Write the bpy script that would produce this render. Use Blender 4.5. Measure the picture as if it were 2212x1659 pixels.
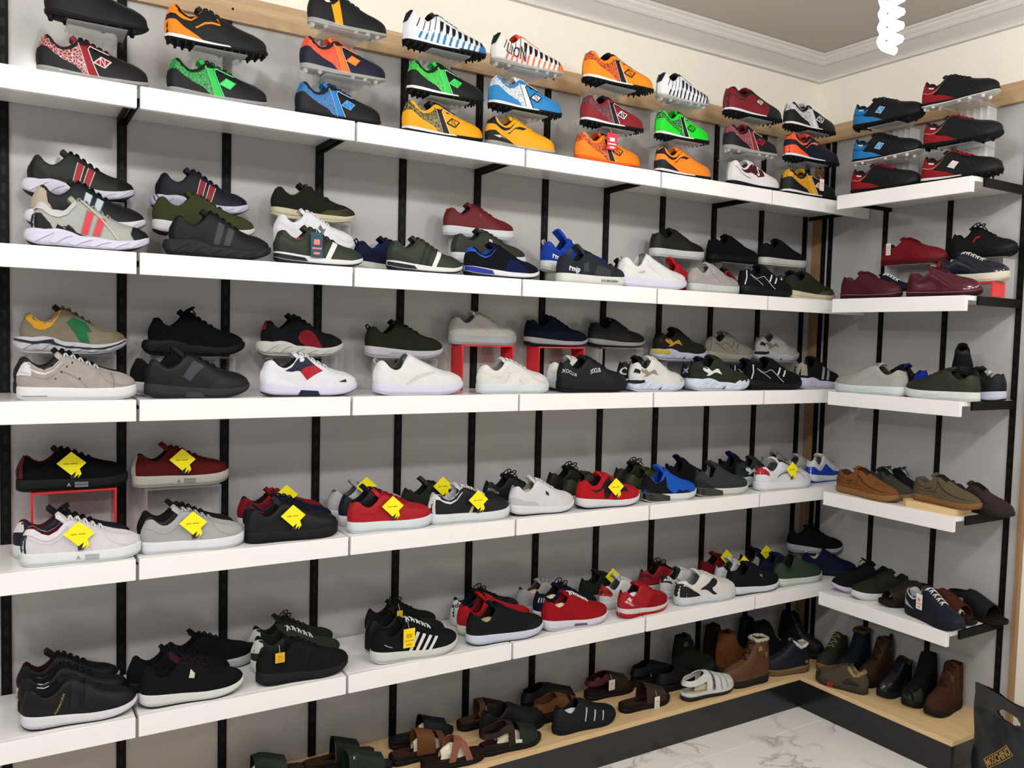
import bpy, math, random
import numpy as np
from mathutils import Matrix, Vector
for o in list(bpy.data.objects): bpy.data.objects.remove(o)
SC = bpy.context.scene
COL = SC.collection
R = math.radians

# ------------------------------------------------------------------ camera, world, light, exposure
FPX = 1832.3
CAM = np.array([-3.3972, -2.7702, 1.5965])
def cam_axes(yaw, pitch, roll):
    cy, sy, cp, sp = math.cos(yaw), math.sin(yaw), math.cos(pitch), math.sin(pitch)
    fwd = np.array([sy*cp, cy*cp, sp]); rt = np.array([cy, -sy, 0]); up = np.cross(rt, fwd)
    cr, sr = math.cos(roll), math.sin(roll)
    return np.array([cr*rt+sr*up, -sr*rt+cr*up, fwd])
CM = cam_axes(0.55286, -0.05461, 0.02632)
cd = bpy.data.cameras.new('camera'); cam = bpy.data.objects.new('camera', cd); COL.objects.link(cam)
cd.sensor_width = 36; cd.lens = 36*FPX/2212; cd.clip_start = .05
cam.matrix_world = Matrix(((CM[0][0], CM[1][0], -CM[2][0], CAM[0]), (CM[0][1], CM[1][1], -CM[2][1], CAM[1]),
                           (CM[0][2], CM[1][2], -CM[2][2], CAM[2]), (0, 0, 0, 1)))
SC.camera = cam
SC.view_settings.view_transform = 'Standard'; SC.view_settings.look = 'None'
SC.view_settings.gamma = 1; SC.view_settings.use_curve_mapping = False
SC.view_settings.exposure = -0.40
wd = bpy.data.worlds.new('world'); SC.world = wd; wd.use_nodes = True
wd.node_tree.nodes['Background'].inputs[0].default_value = (.98, .99, 1.0, 1)
wd.node_tree.nodes['Background'].inputs[1].default_value = 0.44
PENDANTS = [(-1.458, -1.40), (-3.05, -1.40), (-4.65, -1.40)]; PENDANT_W = 27  # all but the corner pendant are added to brighten the top row
LAMPS = [(-.95, -2.5), (-2.05, -2.5), (-3.15, -2.5), (-4.25, -2.5), (-2.8, -4.6), (-5.0, -4.4), (-6.2, -2.6)]  # lights behind the aisle row and past the wall end are added fill
LAMP_W = [38, 38, 38, 38, 30, 50, 150]
CEIL = 2.945

# ------------------------------------------------------------------ helpers
def lin(hx):
    if not isinstance(hx, str): return tuple(hx)
    hx = hx.lstrip('#'); r = []
    for i in (0, 2, 4):
        c = int(hx[i:i+2], 16)/255
        r.append(c/12.92 if c <= .04045 else ((c+.055)/1.055)**2.4)
    return tuple(r)
MATS = {}
def nt(m): m.use_nodes = True; return m.node_tree.nodes, m.node_tree.links
def mat(c, kind='leather'):
    k = (c, kind)
    if k in MATS: return MATS[k]
    m = bpy.data.materials.new('%s_%s' % (kind, str(c).strip('#'))); N, L = nt(m); b = N['Principled BSDF']
    rgb = tuple(v*(.82 if kind in ('leather', 'mesh', 'suede', 'rubber', 'patent', 'cloth') else 1) for v in lin(c)); b.inputs['Base Color'].default_value = (*rgb, 1)
    rough, spec, bump, sc, var = dict(leather=(.5, .17, .10, 260, .10), mesh=(.95, .1, .35, 900, .16), suede=(.97, .08, .2, 500, .2),
        rubber=(.6, .13, .03, 90, .05), patent=(.12, .6, .05, 60, .05), card=(.6, .3, 0, 50, 0), paint=(.6, .3, .02, 40, .02),
        cloth=(.9, .15, .3, 700, .12), metal=(.35, .5, 0, 50, 0), foil=(.3, .5, .3, 40, .1))[kind]
    b.inputs['Roughness'].default_value = rough; b.inputs['Specular IOR Level'].default_value = spec
    if kind == 'metal': b.inputs['Metallic'].default_value = 1
    tc = N.new('ShaderNodeTexCoord')
    if bump:
        n = N.new('ShaderNodeTexNoise'); n.inputs['Scale'].default_value = sc; n.inputs['Detail'].default_value = 2
        L.new(tc.outputs['Object'], n.inputs['Vector'])
        bp = N.new('ShaderNodeBump'); bp.inputs['Strength'].default_value = bump; bp.inputs['Distance'].default_value = .002
        L.new(n.outputs['Fac'], bp.inputs['Height']); L.new(bp.outputs['Normal'], b.inputs['Normal'])
    if var:
        n2 = N.new('ShaderNodeTexNoise'); n2.inputs['Scale'].default_value = 35; n2.inputs['Detail'].default_value = 4
        L.new(tc.outputs['Object'], n2.inputs['Vector'])
        mx = N.new('ShaderNodeMix'); mx.data_type = 'RGBA'
        mx.inputs['A'].default_value = (*[v*(1-var) for v in rgb], 1); mx.inputs['B'].default_value = (*[min(1, v*(1+var)) for v in rgb], 1)
        L.new(n2.outputs['Fac'], mx.inputs['Factor']); L.new(mx.outputs['Result'], b.inputs['Base Color'])
    MATS[k] = m; return m
def mat_web(c, c2, sc=125):
    k = (c, c2, 'web', sc)
    if k in MATS: return MATS[k]
    m = bpy.data.materials.new('webbed_%s' % c.strip('#')); N, L = nt(m); b = N['Principled BSDF']
    b.inputs['Roughness'].default_value = .45
    tc = N.new('ShaderNodeTexCoord'); v = N.new('ShaderNodeTexVoronoi'); v.feature = 'DISTANCE_TO_EDGE'; v.inputs['Scale'].default_value = sc
    L.new(tc.outputs['Object'], v.inputs['Vector'])
    r = N.new('ShaderNodeValToRGB'); r.color_ramp.elements[0].position = .045; r.color_ramp.elements[1].position = .09
    r.color_ramp.elements[0].color = (*[v*.82 for v in lin(c2)], 1); r.color_ramp.elements[1].color = (*[v*.82 for v in lin(c)], 1)
    L.new(v.outputs['Distance'], r.inputs['Fac']); L.new(r.outputs['Color'], b.inputs['Base Color'])
    MATS[k] = m; return m
def mat_clear(name, tint, fac):
    k = ('clear', name)
    if k in MATS: return MATS[k]
    m = bpy.data.materials.new(name); N, L = nt(m); N.remove(N['Principled BSDF']); out = N['Material Output']
    t = N.new('ShaderNodeBsdfTransparent'); t.inputs[0].default_value = (*tint, 1)
    d = N.new('ShaderNodeBsdfPrincipled'); d.inputs['Base Color'].default_value = (*[min(1, x*.95) for x in tint], 1); d.inputs['Roughness'].default_value = .08
    fr = N.new('ShaderNodeFresnel'); fr.inputs['IOR'].default_value = 1.3
    ad = N.new('ShaderNodeMath'); ad.operation = 'ADD'; ad.use_clamp = True; ad.inputs[1].default_value = fac
    hf = N.new('ShaderNodeMath'); hf.operation = 'MULTIPLY'; hf.inputs[1].default_value = .45; L.new(fr.outputs[0], hf.inputs[0]); L.new(hf.outputs[0], ad.inputs[0])
    mx = N.new('ShaderNodeMixShader'); L.new(ad.outputs[0], mx.inputs[0]); L.new(t.outputs[0], mx.inputs[1]); L.new(d.outputs[0], mx.inputs[2])
    L.new(mx.outputs[0], out.inputs[0]); MATS[k] = m; return m
CLEAR = mat_clear('clear_acrylic', (.965, .97, .97), .03)
CLEARSOLE = mat_clear('clear_sole', (.86, .86, .84), .35)
REDAC = mat_clear('red_acrylic', (.95, .05, .06), .62)

def newobj(name, data, parent=None, m=None):
    o = bpy.data.objects.new(name, data); COL.objects.link(o)
    if parent: o.parent = parent
    if m: data.materials.append(m)
    return o
def pmesh(name, V, F, m, parent=None, smooth=True):
    me = bpy.data.meshes.new(name); me.from_pydata([tuple(map(float, v)) for v in V], [], F)
    if smooth: me.polygons.foreach_set('use_smooth', [True]*len(me.polygons))
    me.update()
    return newobj(name, me, parent, m)
def tag(o, label=None, cat=None, group=None, kind=None):
    if label: o['label'] = label
    if cat: o['category'] = cat
    if group: o['group'] = group
    if kind: o['kind'] = kind
    return o
def empty(name, loc=(0, 0, 0), rz=0):
    o = bpy.data.objects.new(name, None); COL.objects.link(o); o.location = loc; o.rotation_euler = (0, 0, rz); o.empty_display_size = .05
    return o
class MB:
    def __init__(s): s.V = []; s.F = []
    def add(s, V, F):
        n = len(s.V); s.V += [tuple(v) for v in V]; s.F += [tuple(i+n for i in f) for f in F]; return s
    def box(s, x0, x1, y0, y1, z0, z1):
        return s.add([(x0, y0, z0), (x1, y0, z0), (x1, y1, z0), (x0, y1, z0), (x0, y0, z1), (x1, y0, z1), (x1, y1, z1), (x0, y1, z1)],
            [(3, 2, 1, 0), (4, 5, 6, 7), (0, 1, 5, 4), (1, 2, 6, 5), (2, 3, 7, 6), (3, 0, 4, 7)])
    def bbox(s, x0, x1, y0, y1, z0, z1, b):          # box with chamfered long edges
        V = []; F = []
        for (xa, ya, za) in ((x0, y0, z0),):
            pass
        xs = (x0, x0+b, x1-b, x1); ys = (y0, y0+b, y1-b, y1); zs = (z0, z0+b, z1-b, z1)
        P = {}
        def p(i, j, k):
            if (i, j, k) not in P: P[(i, j, k)] = len(V); V.append((xs[i], ys[j], zs[k]))
            return P[(i, j, k)]
        F += [(p(1, 1, 0), p(1, 2, 0), p(2, 2, 0), p(2, 1, 0)), (p(1, 1, 3), p(2, 1, 3), p(2, 2, 3), p(1, 2, 3)),
              (p(1, 0, 1), p(2, 0, 1), p(2, 0, 2), p(1, 0, 2)), (p(1, 3, 1), p(1, 3, 2), p(2, 3, 2), p(2, 3, 1)),
              (p(0, 1, 1), p(0, 1, 2), p(0, 2, 2), p(0, 2, 1)), (p(3, 1, 1), p(3, 2, 1), p(3, 2, 2), p(3, 1, 2))]
        for i0, i1 in ((0, 1), (3, 2)):
            for j0, j1 in ((0, 1), (3, 2)): F.append((p(i0, j1, 1), p(i1, j0, 1), p(i1, j0, 2), p(i0, j1, 2)))
            for k0, k1 in ((0, 1), (3, 2)): F.append((p(i0, 1, k1), p(i1, 1, k0), p(i1, 2, k0), p(i0, 2, k1)))
        for j0, j1 in ((0, 1), (3, 2)):
            for k0, k1 in ((0, 1), (3, 2)): F.append((p(1, j0, k1), p(1, j1, k0), p(2, j1, k0), p(2, j0, k1)))
        for i0, i1 in ((0, 1), (3, 2)):
            for j0, j1 in ((0, 1), (3, 2)):
                for k0, k1 in ((0, 1), (3, 2)): F.append((p(i1, j1, k0), p(i1, j0, k1), p(i0, j1, k1)))
        return s.add(V, F)
    def cyl(s, c, r0, r1, z0, z1, n=8):
        V = []
        for z, r in ((z0, r0), (z1, r1)):
            for i in range(n): a = 2*math.pi*i/n; V.append((c[0]+r*math.cos(a), c[1]+r*math.sin(a), z))
        F = [(i, (i+1) % n, n+(i+1) % n, n+i) for i in range(n)]+[tuple(range(n-1, -1, -1)), tuple(range(n, 2*n))]
        return s.add(V, F)
    def tube(s, P, r, n=6, closed=False):
        P = [np.array(p, float) for p in P]; m = len(P); V = []; F = []
        for i in range(m):
            a = P[i-1] if (i > 0 or closed) else P[i]; b = P[(i+1) % m] if (i < m-1 or closed) else P[i]
            t = b-a; t = t/(np.linalg.norm(t)+1e-12); u = np.cross(t, (0, 0, 1.)) if abs(t[2]) < .9 else np.cross(t, (0, 1., 0)); u /= np.linalg.norm(u); w = np.cross(t, u)
            rr = r[i] if hasattr(r, '__len__') else r
            for k in range(n): q = 2*math.pi*k/n; V.append(P[i]+rr*(math.cos(q)*u+math.sin(q)*w))
        for i in range(m if closed else m-1):
            j = (i+1) % m
            for k in range(n): F.append((i*n+k, i*n+(k+1) % n, j*n+(k+1) % n, j*n+k))
        if not closed: F += [tuple(range(n-1, -1, -1)), tuple(range((m-1)*n, m*n))]
        return s.add(V, F)
    def grid(s, G, flip=False):
        a, b = len(G), len(G[0]); F = []
        for i in range(a-1):
            for j in range(b-1):
                q = (i*b+j, i*b+j+1, (i+1)*b+j+1, (i+1)*b+j); F.append(q[::-1] if flip else q)
        return s.add([p for row in G for p in row], F)
    def out(s, name, m, parent=None, smooth=False): return pmesh(name, s.V, s.F, m, parent, smooth)
TXT = {}
def text2d(t, bold=False):
    if t in TXT: return TXT[t]
    c = bpy.data.curves.new('txt', 'FONT'); c.body = t; c.size = 1; c.align_x = 'CENTER'; c.align_y = 'CENTER'; c.resolution_u = 2
    if bold: c.offset = .02
    o = bpy.data.objects.new('txt', c); COL.objects.link(o)
    me = bpy.data.meshes.new_from_object(o)
    V = [(v.co.x, v.co.y) for v in me.vertices]; F = [tuple(p.vertices) for p in me.polygons]
    bpy.data.objects.remove(o); bpy.data.curves.remove(c); bpy.data.meshes.remove(me)
    TXT[t] = (V, F); return TXT[t]
# pixel -> ray / world -> pixel (photograph frame 2212 x 1659)
def ray(u, v): return CM.T @ np.array([(u-1106)/FPX, -(v-829.5)/FPX, 1])
def on_y(u, v, y): d = ray(u, v); return CAM+d*(y-CAM[1])/d[1]
def on_x(u, v, x): d = ray(u, v); return CAM+d*(x-CAM[0])/d[0]
def on_z(u, v, z): d = ray(u, v); return CAM+d*(z-CAM[2])/d[2]
def pix(P): q = (np.atleast_2d(P)-CAM) @ CM.T; return 1106+FPX*q[:, 0]/q[:, 2], 829.5-FPX*q[:, 1]/q[:, 2]
# ------------------------------------------------------------------ setting materials
def m_panel():
    m = bpy.data.materials.new('gloss_panel'); N, L = nt(m); b = N['Principled BSDF']
    b.inputs['Roughness'].default_value = .16; b.inputs['Specular IOR Level'].default_value = .5
    g = N.new('ShaderNodeNewGeometry'); n = N.new('ShaderNodeTexNoise'); n.inputs['Scale'].default_value = 1.3; n.inputs['Detail'].default_value = 3
    L.new(g.outputs['Position'], n.inputs['Vector'])
    r = N.new('ShaderNodeValToRGB'); r.color_ramp.elements[0].color = (*lin('#aeabaa'), 1); r.color_ramp.elements[1].color = (*lin('#b7b4b3'), 1)
    L.new(n.outputs['Fac'], r.inputs['Fac']); L.new(r.outputs['Color'], b.inputs['Base Color'])
    n2 = N.new('ShaderNodeTexNoise'); n2.inputs['Scale'].default_value = 6; L.new(g.outputs['Position'], n2.inputs['Vector'])
    bp = N.new('ShaderNodeBump'); bp.inputs['Strength'].default_value = .05; bp.inputs['Distance'].default_value = .004
    L.new(n2.outputs['Fac'], bp.inputs['Height']); L.new(bp.outputs['Normal'], b.inputs['Normal']); return m
def m_oak(name, axis, c0='#a98a66', c1='#c9ab84', c2='#b69873'):
    m = bpy.data.materials.new(name); N, L = nt(m); b = N['Principled BSDF']; b.inputs['Roughness'].default_value = .5
    g = N.new('ShaderNodeNewGeometry'); mp = N.new('ShaderNodeMapping'); L.new(g.outputs['Position'], mp.inputs['Vector'])
    mp.inputs['Scale'].default_value = [(1.2, 26, 26), (26, 1.2, 26), (26, 26, 1.2)][axis]
    n = N.new('ShaderNodeTexNoise'); n.inputs['Scale'].default_value = 2.2; n.inputs['Detail'].default_value = 7; n.inputs['Roughness'].default_value = .62
    L.new(mp.outputs[0], n.inputs['Vector'])
    r = N.new('ShaderNodeValToRGB'); e = r.color_ramp.elements; e[0].position = .3; e[1].position = .7
    e[0].color = (*lin(c0), 1); e[1].color = (*lin(c1), 1); q = e.new(.5); q.color = (*lin(c2), 1)
    L.new(n.outputs['Fac'], r.inputs['Fac']); L.new(r.outputs['Color'], b.inputs['Base Color']); return m
def m_marble():
    m = bpy.data.materials.new('white_marble_tile'); N, L = nt(m); b = N['Principled BSDF']; b.inputs['Roughness'].default_value = .18
    g = N.new('ShaderNodeNewGeometry')
    n = N.new('ShaderNodeTexNoise'); n.inputs['Scale'].default_value = 2.1; n.inputs['Detail'].default_value = 6; n.inputs['Distortion'].default_value = 1.4
    L.new(g.outputs['Position'], n.inputs['Vector'])
    s1 = N.new('ShaderNodeMath'); s1.operation = 'SUBTRACT'; s1.inputs[1].default_value = .5; L.new(n.outputs['Fac'], s1.inputs[0])
    ab = N.new('ShaderNodeMath'); ab.operation = 'ABSOLUTE'; L.new(s1.outputs[0], ab.inputs[0])
    n3 = N.new('ShaderNodeTexNoise'); n3.inputs['Scale'].default_value = 3.5; L.new(g.outputs['Position'], n3.inputs['Vector'])
    r = N.new('ShaderNodeValToRGB'); e = r.color_ramp.elements; e[0].position = 0; e[1].position = .03
    e[0].color = (*lin('#b4b0aa'), 1); e[1].color = (*lin('#eeece8'), 1); q = e.new(.009); q.color = (*lin('#d2cfca'), 1)
    L.new(ab.outputs[0], r.inputs['Fac'])
    r3 = N.new('ShaderNodeValToRGB'); r3.color_ramp.elements[0].position = .42; r3.color_ramp.elements[1].position = .6
    L.new(n3.outputs['Fac'], r3.inputs['Fac'])
    mx = N.new('ShaderNodeMix'); mx.data_type = 'RGBA'; mx.inputs['A'].default_value = (*lin('#eeece8'), 1)
    L.new(r3.outputs['Color'], mx.inputs['Factor']); L.new(r.outputs['Color'], mx.inputs['B']); L.new(mx.outputs['Result'], b.inputs['Base Color']); return m
PANEL = m_panel(); OAKX = m_oak('oak_lengthwise', 0); OAKY = m_oak('oak_crosswise', 1); OAKZ = m_oak('oak_upright', 2, '#8a6a45', '#a5835c', '#977550')
PLYX = m_oak('light_board_long', 0, '#c9a878', '#dcbf92', '#d2b384')
PLY = m_oak('light_board', 1, '#cfae7c', '#e0c396', '#d8b988')
MARBLE = m_marble(); CREAM = mat('#efe9dc', 'paint'); CEILM = mat('#c3bdb4', 'paint'); WHITE = mat('#e9e7e6', 'paint'); GROUT = mat('#e2e0da', 'paint')
def m_gloss(name, c, rough):
    m = bpy.data.materials.new(name); N, L = nt(m); b = N['Principled BSDF']; b.inputs['Base Color'].default_value = (*lin(c), 1); b.inputs['Roughness'].default_value = rough
    b.inputs['Specular IOR Level'].default_value = .15 if 'powder' in name else .5
    return m
SHELFW = m_gloss('white_shelf_laminate', '#edebea', .18); BLACK = m_gloss('black_powder_coat', '#070708', .6); KICK = m_gloss('black_kick_board', '#161618', .2)
# ------------------------------------------------------------------ setting
ZS = {1: 2.2275, 2: 1.7952, 3: 1.4047, 4: .9743, 5: .540, 6: .140}
D = .331; DR = .358; XU = -.061
XL = -4.3
def struct(name, mb, m): o = mb.out(name, m); o['kind'] = 'structure'; return o
fl = struct('floor', MB().box(-7, 1.2, -6.5, .2, -.06, -.004), GROUT)
tile = None
for i in range(-9, 2):
    for j in range(0, 9):
        x0 = -.754+.6*i; y1 = -.47+.6-.6*j
        if tile is None:
            tile = MB().bbox(.0015, .5985, -.5985, -.0015, -.012, 0, .0012).out('tile', MARBLE, fl)
            t = tile
        else: t = newobj('tile', tile.data, fl)
        t.location = (x0, y1, 0)
wl = struct('wall_left', MB().box(-7, .15, .012, .15, 0, CEIL+.02), CREAM)
wr = struct('wall_right', MB().box(.012, .15, -6, .012, 0, CEIL+.02), CREAM)
struct('ceiling', MB().box(-7, .15, -6, .15, CEIL, CEIL+.06), CEILM)
# cornice: one profile swept along both walls with a mitred corner
prof = [(0, 2.852), (.010, 2.852), (.013, 2.860), (.006, 2.866), (.020, 2.876), (.045, 2.888), (.068, 2.898), (.080, 2.900), (.088, 2.906), (.082, 2.914),
        (.090, 2.918), (.098, 2.924), (.094, 2.932), (.104, 2.936), (.112, 2.943), (.108, CEIL)]
prof = [(-.012, 2.852)]+prof[1:]
V = []; F = []
for (d_, z) in prof: V += [(-7, -d_, z), (-d_, -d_, z), (-d_, -6, z)]
for i in range(len(prof)-1): F += [(3*i, 3*i+1, 3*i+4, 3*i+3), (3*i+1, 3*i+2, 3*i+5, 3*i+4)]
c = pmesh('trim_1', V, F, mat('#d8d5d0', 'paint'), None, False); c['kind'] = 'structure'
rb = struct('trim_2', MB().box(-7, 0, -.020, .012, 2.553, 2.632), OAKX)
rb2 = struct('trim_3', MB().box(-.020, .012, -6, -.0205, 2.553, 2.632), OAKY)
for k in range(8):
    x = -.35-.6*k; pmesh('screw', *[(lambda b: (b.V, b.F))(MB().box(x-.003, x+.003, -.0212, -.019, 2.585, 2.591))][0], BLACK, rb)
for y in (-.22, -.82): MB().box(-.0212, -.019, y-.003, y+.003, 2.585, 2.591).out('screw', BLACK, rb2)
# gloss panels between black slotted uprights
def panel(parent, x0, x1, y0, y1): return MB().box(x0, x1, y0, y1, .10, 2.556).out('panel', PANEL, parent)
ks = [XU-.3*(10-k) for k in range(-4, 11)]
for a, b in zip(ks[:-1], ks[1:]): panel(wl, a+.0135, b-.0135, 0, .0115)
panel(wl, XU+.0135, -.0005, 0, .0115)
ub = MB().box(-.013, .013, -.007, .0115, .10, 2.556); up0 = None
def slots(mb, ax):
    for i in range(48):
        z = .16+i*.05
        if ax == 0: mb.box(-.005, .005, -.0074, -.0068, z, z+.026)
        else: mb.box(-.0074, -.0068, -.005, .005, z, z+.026)
slot0 = None
for x in ks:
    if up0 is None: o = up0 = ub.out('upright', BLACK, wl)
    else: o = newobj('upright', up0.data, wl)
    o.location = (x, 0, 0)
    mb = MB(); slots(mb, 0)
    if slot0 is None: so = slot0 = mb.out('slots', mat('#020202', 'paint'), o); so['kind'] = 'stuff'
    else: so = newobj('slots', slot0.data, o); so['kind'] = 'stuff'
MB().box(-.004, .0115, -.0575, -.0005, .10, 2.556).out('corner_post', OAKZ, wr)
ry = [-.0685, -.1055, -.394, -.692, -.990]
up1 = None; slot1 = None
for y in ry:
    if up1 is None: o = up1 = MB().box(-.007, .0115, -.0105, .0105, .10, 2.556).out('upright', BLACK, wr)
    else: o = newobj('upright', up1.data, wr)
    o.location = (0, y, 0)
    if slot1 is None: mb = MB(); slots(mb, 1); slot1 = mb.out('slots', mat('#020202', 'paint'), o); slot1['kind'] = 'stuff'
    else: newobj('slots', slot1.data, o)['kind'] = 'stuff'
for a, b in zip(ry[:-1], ry[1:]): panel(wr, 0, .0115, b+.011, a-.011)
panel(wr, 0, .0115, -1.036, -1.001)
MB().box(-.012, .0115, -1.052, -1.0365, .10, 2.556).out('edge_strip', OAKZ, wr)
# plinth
pl = empty('display_plinth', (-1.5, -.16, 0)); tag(pl, 'low oak topped plinth with black kick board running round the foot of both walls', 'plinth')
def pp(o, root): o.parent = root; o.matrix_parent_inverse = root.matrix_world.inverted(); return o
def addp(root, mb, name, m):
    o = mb.out(name, m); o.parent = root; o.location = [-v for v in root.location]; return o
bpy.context.view_layer.update()
for x0, x1 in ((-4.3, -2.47), (-2.468, -.0005)): addp(pl, MB().bbox(x0, x1, -.333, -.0005, .121, .14, .001), 'top_board', PLYX)
addp(pl, MB().bbox(-.362, -.0005, -1.030, -.334, .121, .14, .001), 'top_board', PLY)
addp(pl, MB().box(-4.3, -.347, -.331, -.315, .0005, .121), 'kick_board', KICK)
addp(pl, MB().box(-.36, -.345, -1.027, -.332, .0005, .121), 'kick_board', KICK)
addp(pl, MB().box(-.3445, -.001, -1.027, -1.011, .0005, .121), 'kick_board', KICK)
# shelves
rown = {1: 'top', 2: 'second', 3: 'third', 4: 'fourth', 5: 'lowest'}
nth = ['first', 'second', 'third', 'fourth', 'fifth', 'sixth']
def shelf_l(r, j, x0, x1):
    z = ZS[r]; s = empty('wall_shelf', ((x0+x1)/2, 0, z))
    tag(s, 'white shelf board, %s from the left, in the %s row of the long wall' % (nth[j], rown[r]), 'shelf', 'white shelves on the long wall')
    def a(mb, n, m): o = mb.out(n, m); o.parent = s; o.location = (-(x0+x1)/2, 0, -z)
    g = .0042
    a(MB().bbox(x0+g, x1-g, -D+.0185, -.008, z-.018, z, .0012), 'board', SHELFW)
    a(MB().bbox(x0+g, x1-g, -D, -D+.018, z-.0575, z, .0012), 'fascia', SHELFW)
    for x in (x0+.010, x1-.010):
        b = MB(); V = [(x-.0045, -.009, z-.018), (x-.0045, -.27, z-.018), (x-.0045, -.27, z-.030), (x-.0045, -.009, z-.036)]
        V += [(p[0]+.009, p[1], p[2]) for p in V]
        b.add(V, [(3, 2, 1, 0), (4, 5, 6, 7), (0, 1, 5, 4), (1, 2, 6, 5), (2, 3, 7, 6), (3, 0, 4, 7)]); a(b, 'bracket', BLACK)
def shelf_r(r):
    z = ZS[r]; y0, y1 = -.989, -.408; s = empty('wall_shelf', (0, (y0+y1)/2, z))
    tag(s, 'white shelf board in the %s row of the short right wall' % rown[r], 'shelf', 'white shelves on the right wall')
    def a(mb, n, m): o = mb.out(n, m); o.parent = s; o.location = (0, -(y0+y1)/2, -z)
    a(MB().bbox(-DR+.0185, -.008, y0-.0, y1, z-.018, z, .0012), 'board', SHELFW)
    a(MB().bbox(-DR, -DR+.018, y0+.004, y1, z-.0575, z, .0012), 'fascia', SHELFW)
    for y in (y0-.0055, y1-.012):
        zt = z-.001 if y < -.9 else z-.0185
        a(MB().box(-.295, -.0075, y-.0045, y+.0045, z-.034, zt), 'bracket', BLACK)
SX = [XU-.3*(10-2*j) for j in range(-1, 5)]+[-.030]
for r in range(1, 6):
    for j in range(6): shelf_l(r, j, SX[j], SX[j+1])
    shelf_r(r)
# ceiling lamps: spiral tubes on a cord
m_em = bpy.data.materials.new('lamp_tube'); N, L = nt(m_em); b = N['Principled BSDF']; b.inputs['Base Color'].default_value = (1, 1, 1, 1)
b.inputs['Emission Color'].default_value = (1, .97, .93, 1); b.inputs['Emission Strength'].default_value = 14
def lampl(t, w, z, r):
    ld = bpy.data.lights.new('lamp_light', 'POINT'); ld.energy = w; ld.shadow_soft_size = r; ld.color = (1, .992, .985)
    lo = bpy.data.objects.new('lamp_light', ld); COL.objects.link(lo); lo.parent = t; lo.location = (0, 0, z)
pl_lbl = ['near the corner', 'added to brighten the shelves at left', 'added as fill beyond the left shelves']; pend = None
for i, (x, y) in enumerate(PENDANTS):
    t = empty('pendant_lamp', (x, y, 2.335)); tag(t, 'spiral fluorescent lamp glowing white below the ceiling '+pl_lbl[i], 'lamp', 'spiral lamps hanging from the ceiling')
    if pend is None:
        pend = []
        for sg in (1, -1):
            P = [(sg*.022*math.cos(a*.32), sg*.022*math.sin(a*.32), .012+.0034*a) for a in range(0, 80)]
            pend.append(MB().tube(P, .0100, 7).out('spiral_tube', m_em, t, True))
        pend.append(MB().cyl((0, 0), .034, .040, .295, .34, 20).cyl((0, 0), .040, .016, .34, .40, 20).out('ballast', WHITE, t))
        pend.append(MB().tube([(0, 0, .40), (0, 0, CEIL-2.335-.001)], .004, 6).out('cord', WHITE, t))
    else:
        for q in pend: newobj(q.name.split('.')[0], q.data, t)
    lampl(t, PENDANT_W, .15, .05)
lamp_lbl = ['first from the right above the aisle', 'second from the right above the aisle', 'third from the right above the aisle', 'furthest left above the aisle', 'right fill lamp added at the back of the shop', 'left fill lamp added at the back of the shop', 'added beyond the left end to light the right wall']
flush = None
for i, (x, y) in enumerate(LAMPS):
    t = empty('ceiling_light', (x, y, CEIL)); tag(t, 'round flush ceiling light, '+lamp_lbl[i], 'lamp', 'flush lights on the ceiling')
    if flush is None:
        flush = [MB().cyl((0, 0), .115, .12, -.022, -.0005, 28).out('housing', WHITE, t), MB().cyl((0, 0), .095, .105, -.030, -.0225, 28).out('diffuser', m_em, t)]
    else:
        for q in flush: newobj(q.name.split('.')[0], q.data, t)
    lampl(t, LAMP_W[i], -.10, .06)
# ------------------------------------------------------------------ shoe generator
def pc(pts):
    x = np.array([p[0] for p in pts], float); y = np.array([p[1] for p in pts], float); h = np.diff(x); d = np.diff(y)/h; m = np.zeros(len(x))
    for i in range(1, len(x)-1):
        if d[i-1]*d[i] > 0: m[i] = 2*d[i-1]*d[i]/(d[i-1]+d[i])
    m[0], m[-1] = d[0], d[-1]
    def f(t):
        t = np.clip(np.asarray(t, float), x[0], x[-1]); i = np.clip(np.searchsorted(x, t, 'right')-1, 0, len(x)-2); u = (t-x[i])/h[i]
        return y[i]*(1+2*u)*(1-u)**2+m[i]*h[i]*u*(1-u)**2+y[i+1]*u*u*(3-2*u)+m[i+1]*h[i]*u*u*(u-1)
    return f
PW = pc([(0, 0), (.004, .16), (.015, .31), (.05, .53), (.1, .67), (.18, .745), (.3, .76), (.42, .81), (.55, .93), (.66, 1), (.75, .985), (.84, .88), (.91, .70), (.96, .48), (.985, .30), (.996, .15), (1, 0)])
PWP = pc([(0, 0), (.004, .16), (.015, .31), (.05, .53), (.1, .66), (.18, .73), (.3, .74), (.42, .79), (.55, .92), (.66, 1), (.75, .96), (.84, .80), (.91, .58), (.96, .38), (.985, .24), (.996, .12), (1, 0)])
def prof_(zt, zb, T, so=.37, sv=.66, W=.0465, u0=.012, u1=.988, fr=((0, .80), (.25, .74), (.37, .50), (.42, .42), (.66, .34), (1, .30)), n=((0, .42), (.35, .5), (.5, .72), (.7, .85), (1, .9)),
          flare=1.0, ins=.955, crown=.006, bulge=.006, pw=None, fo=.2, hflare=0):
    return dict(zt=pc(zt), zb=pc(zb), T=pc(T), so=so, sv=sv, W=W, u0=u0, u1=u1, fr=pc(fr), n=pc(n), flare=flare, ins=ins, crown=crown, bulge=bulge, pw=pw or PW, fo=fo, hf=hflare)
ZB1 = [(0, .010), (.08, .002), (.2, 0), (.65, 0), (.82, .005), (.93, .015), (1, .028)]
ZBF = [(0, .003), (.06, 0), (.8, 0), (.92, .004), (1, .014)]
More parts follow.
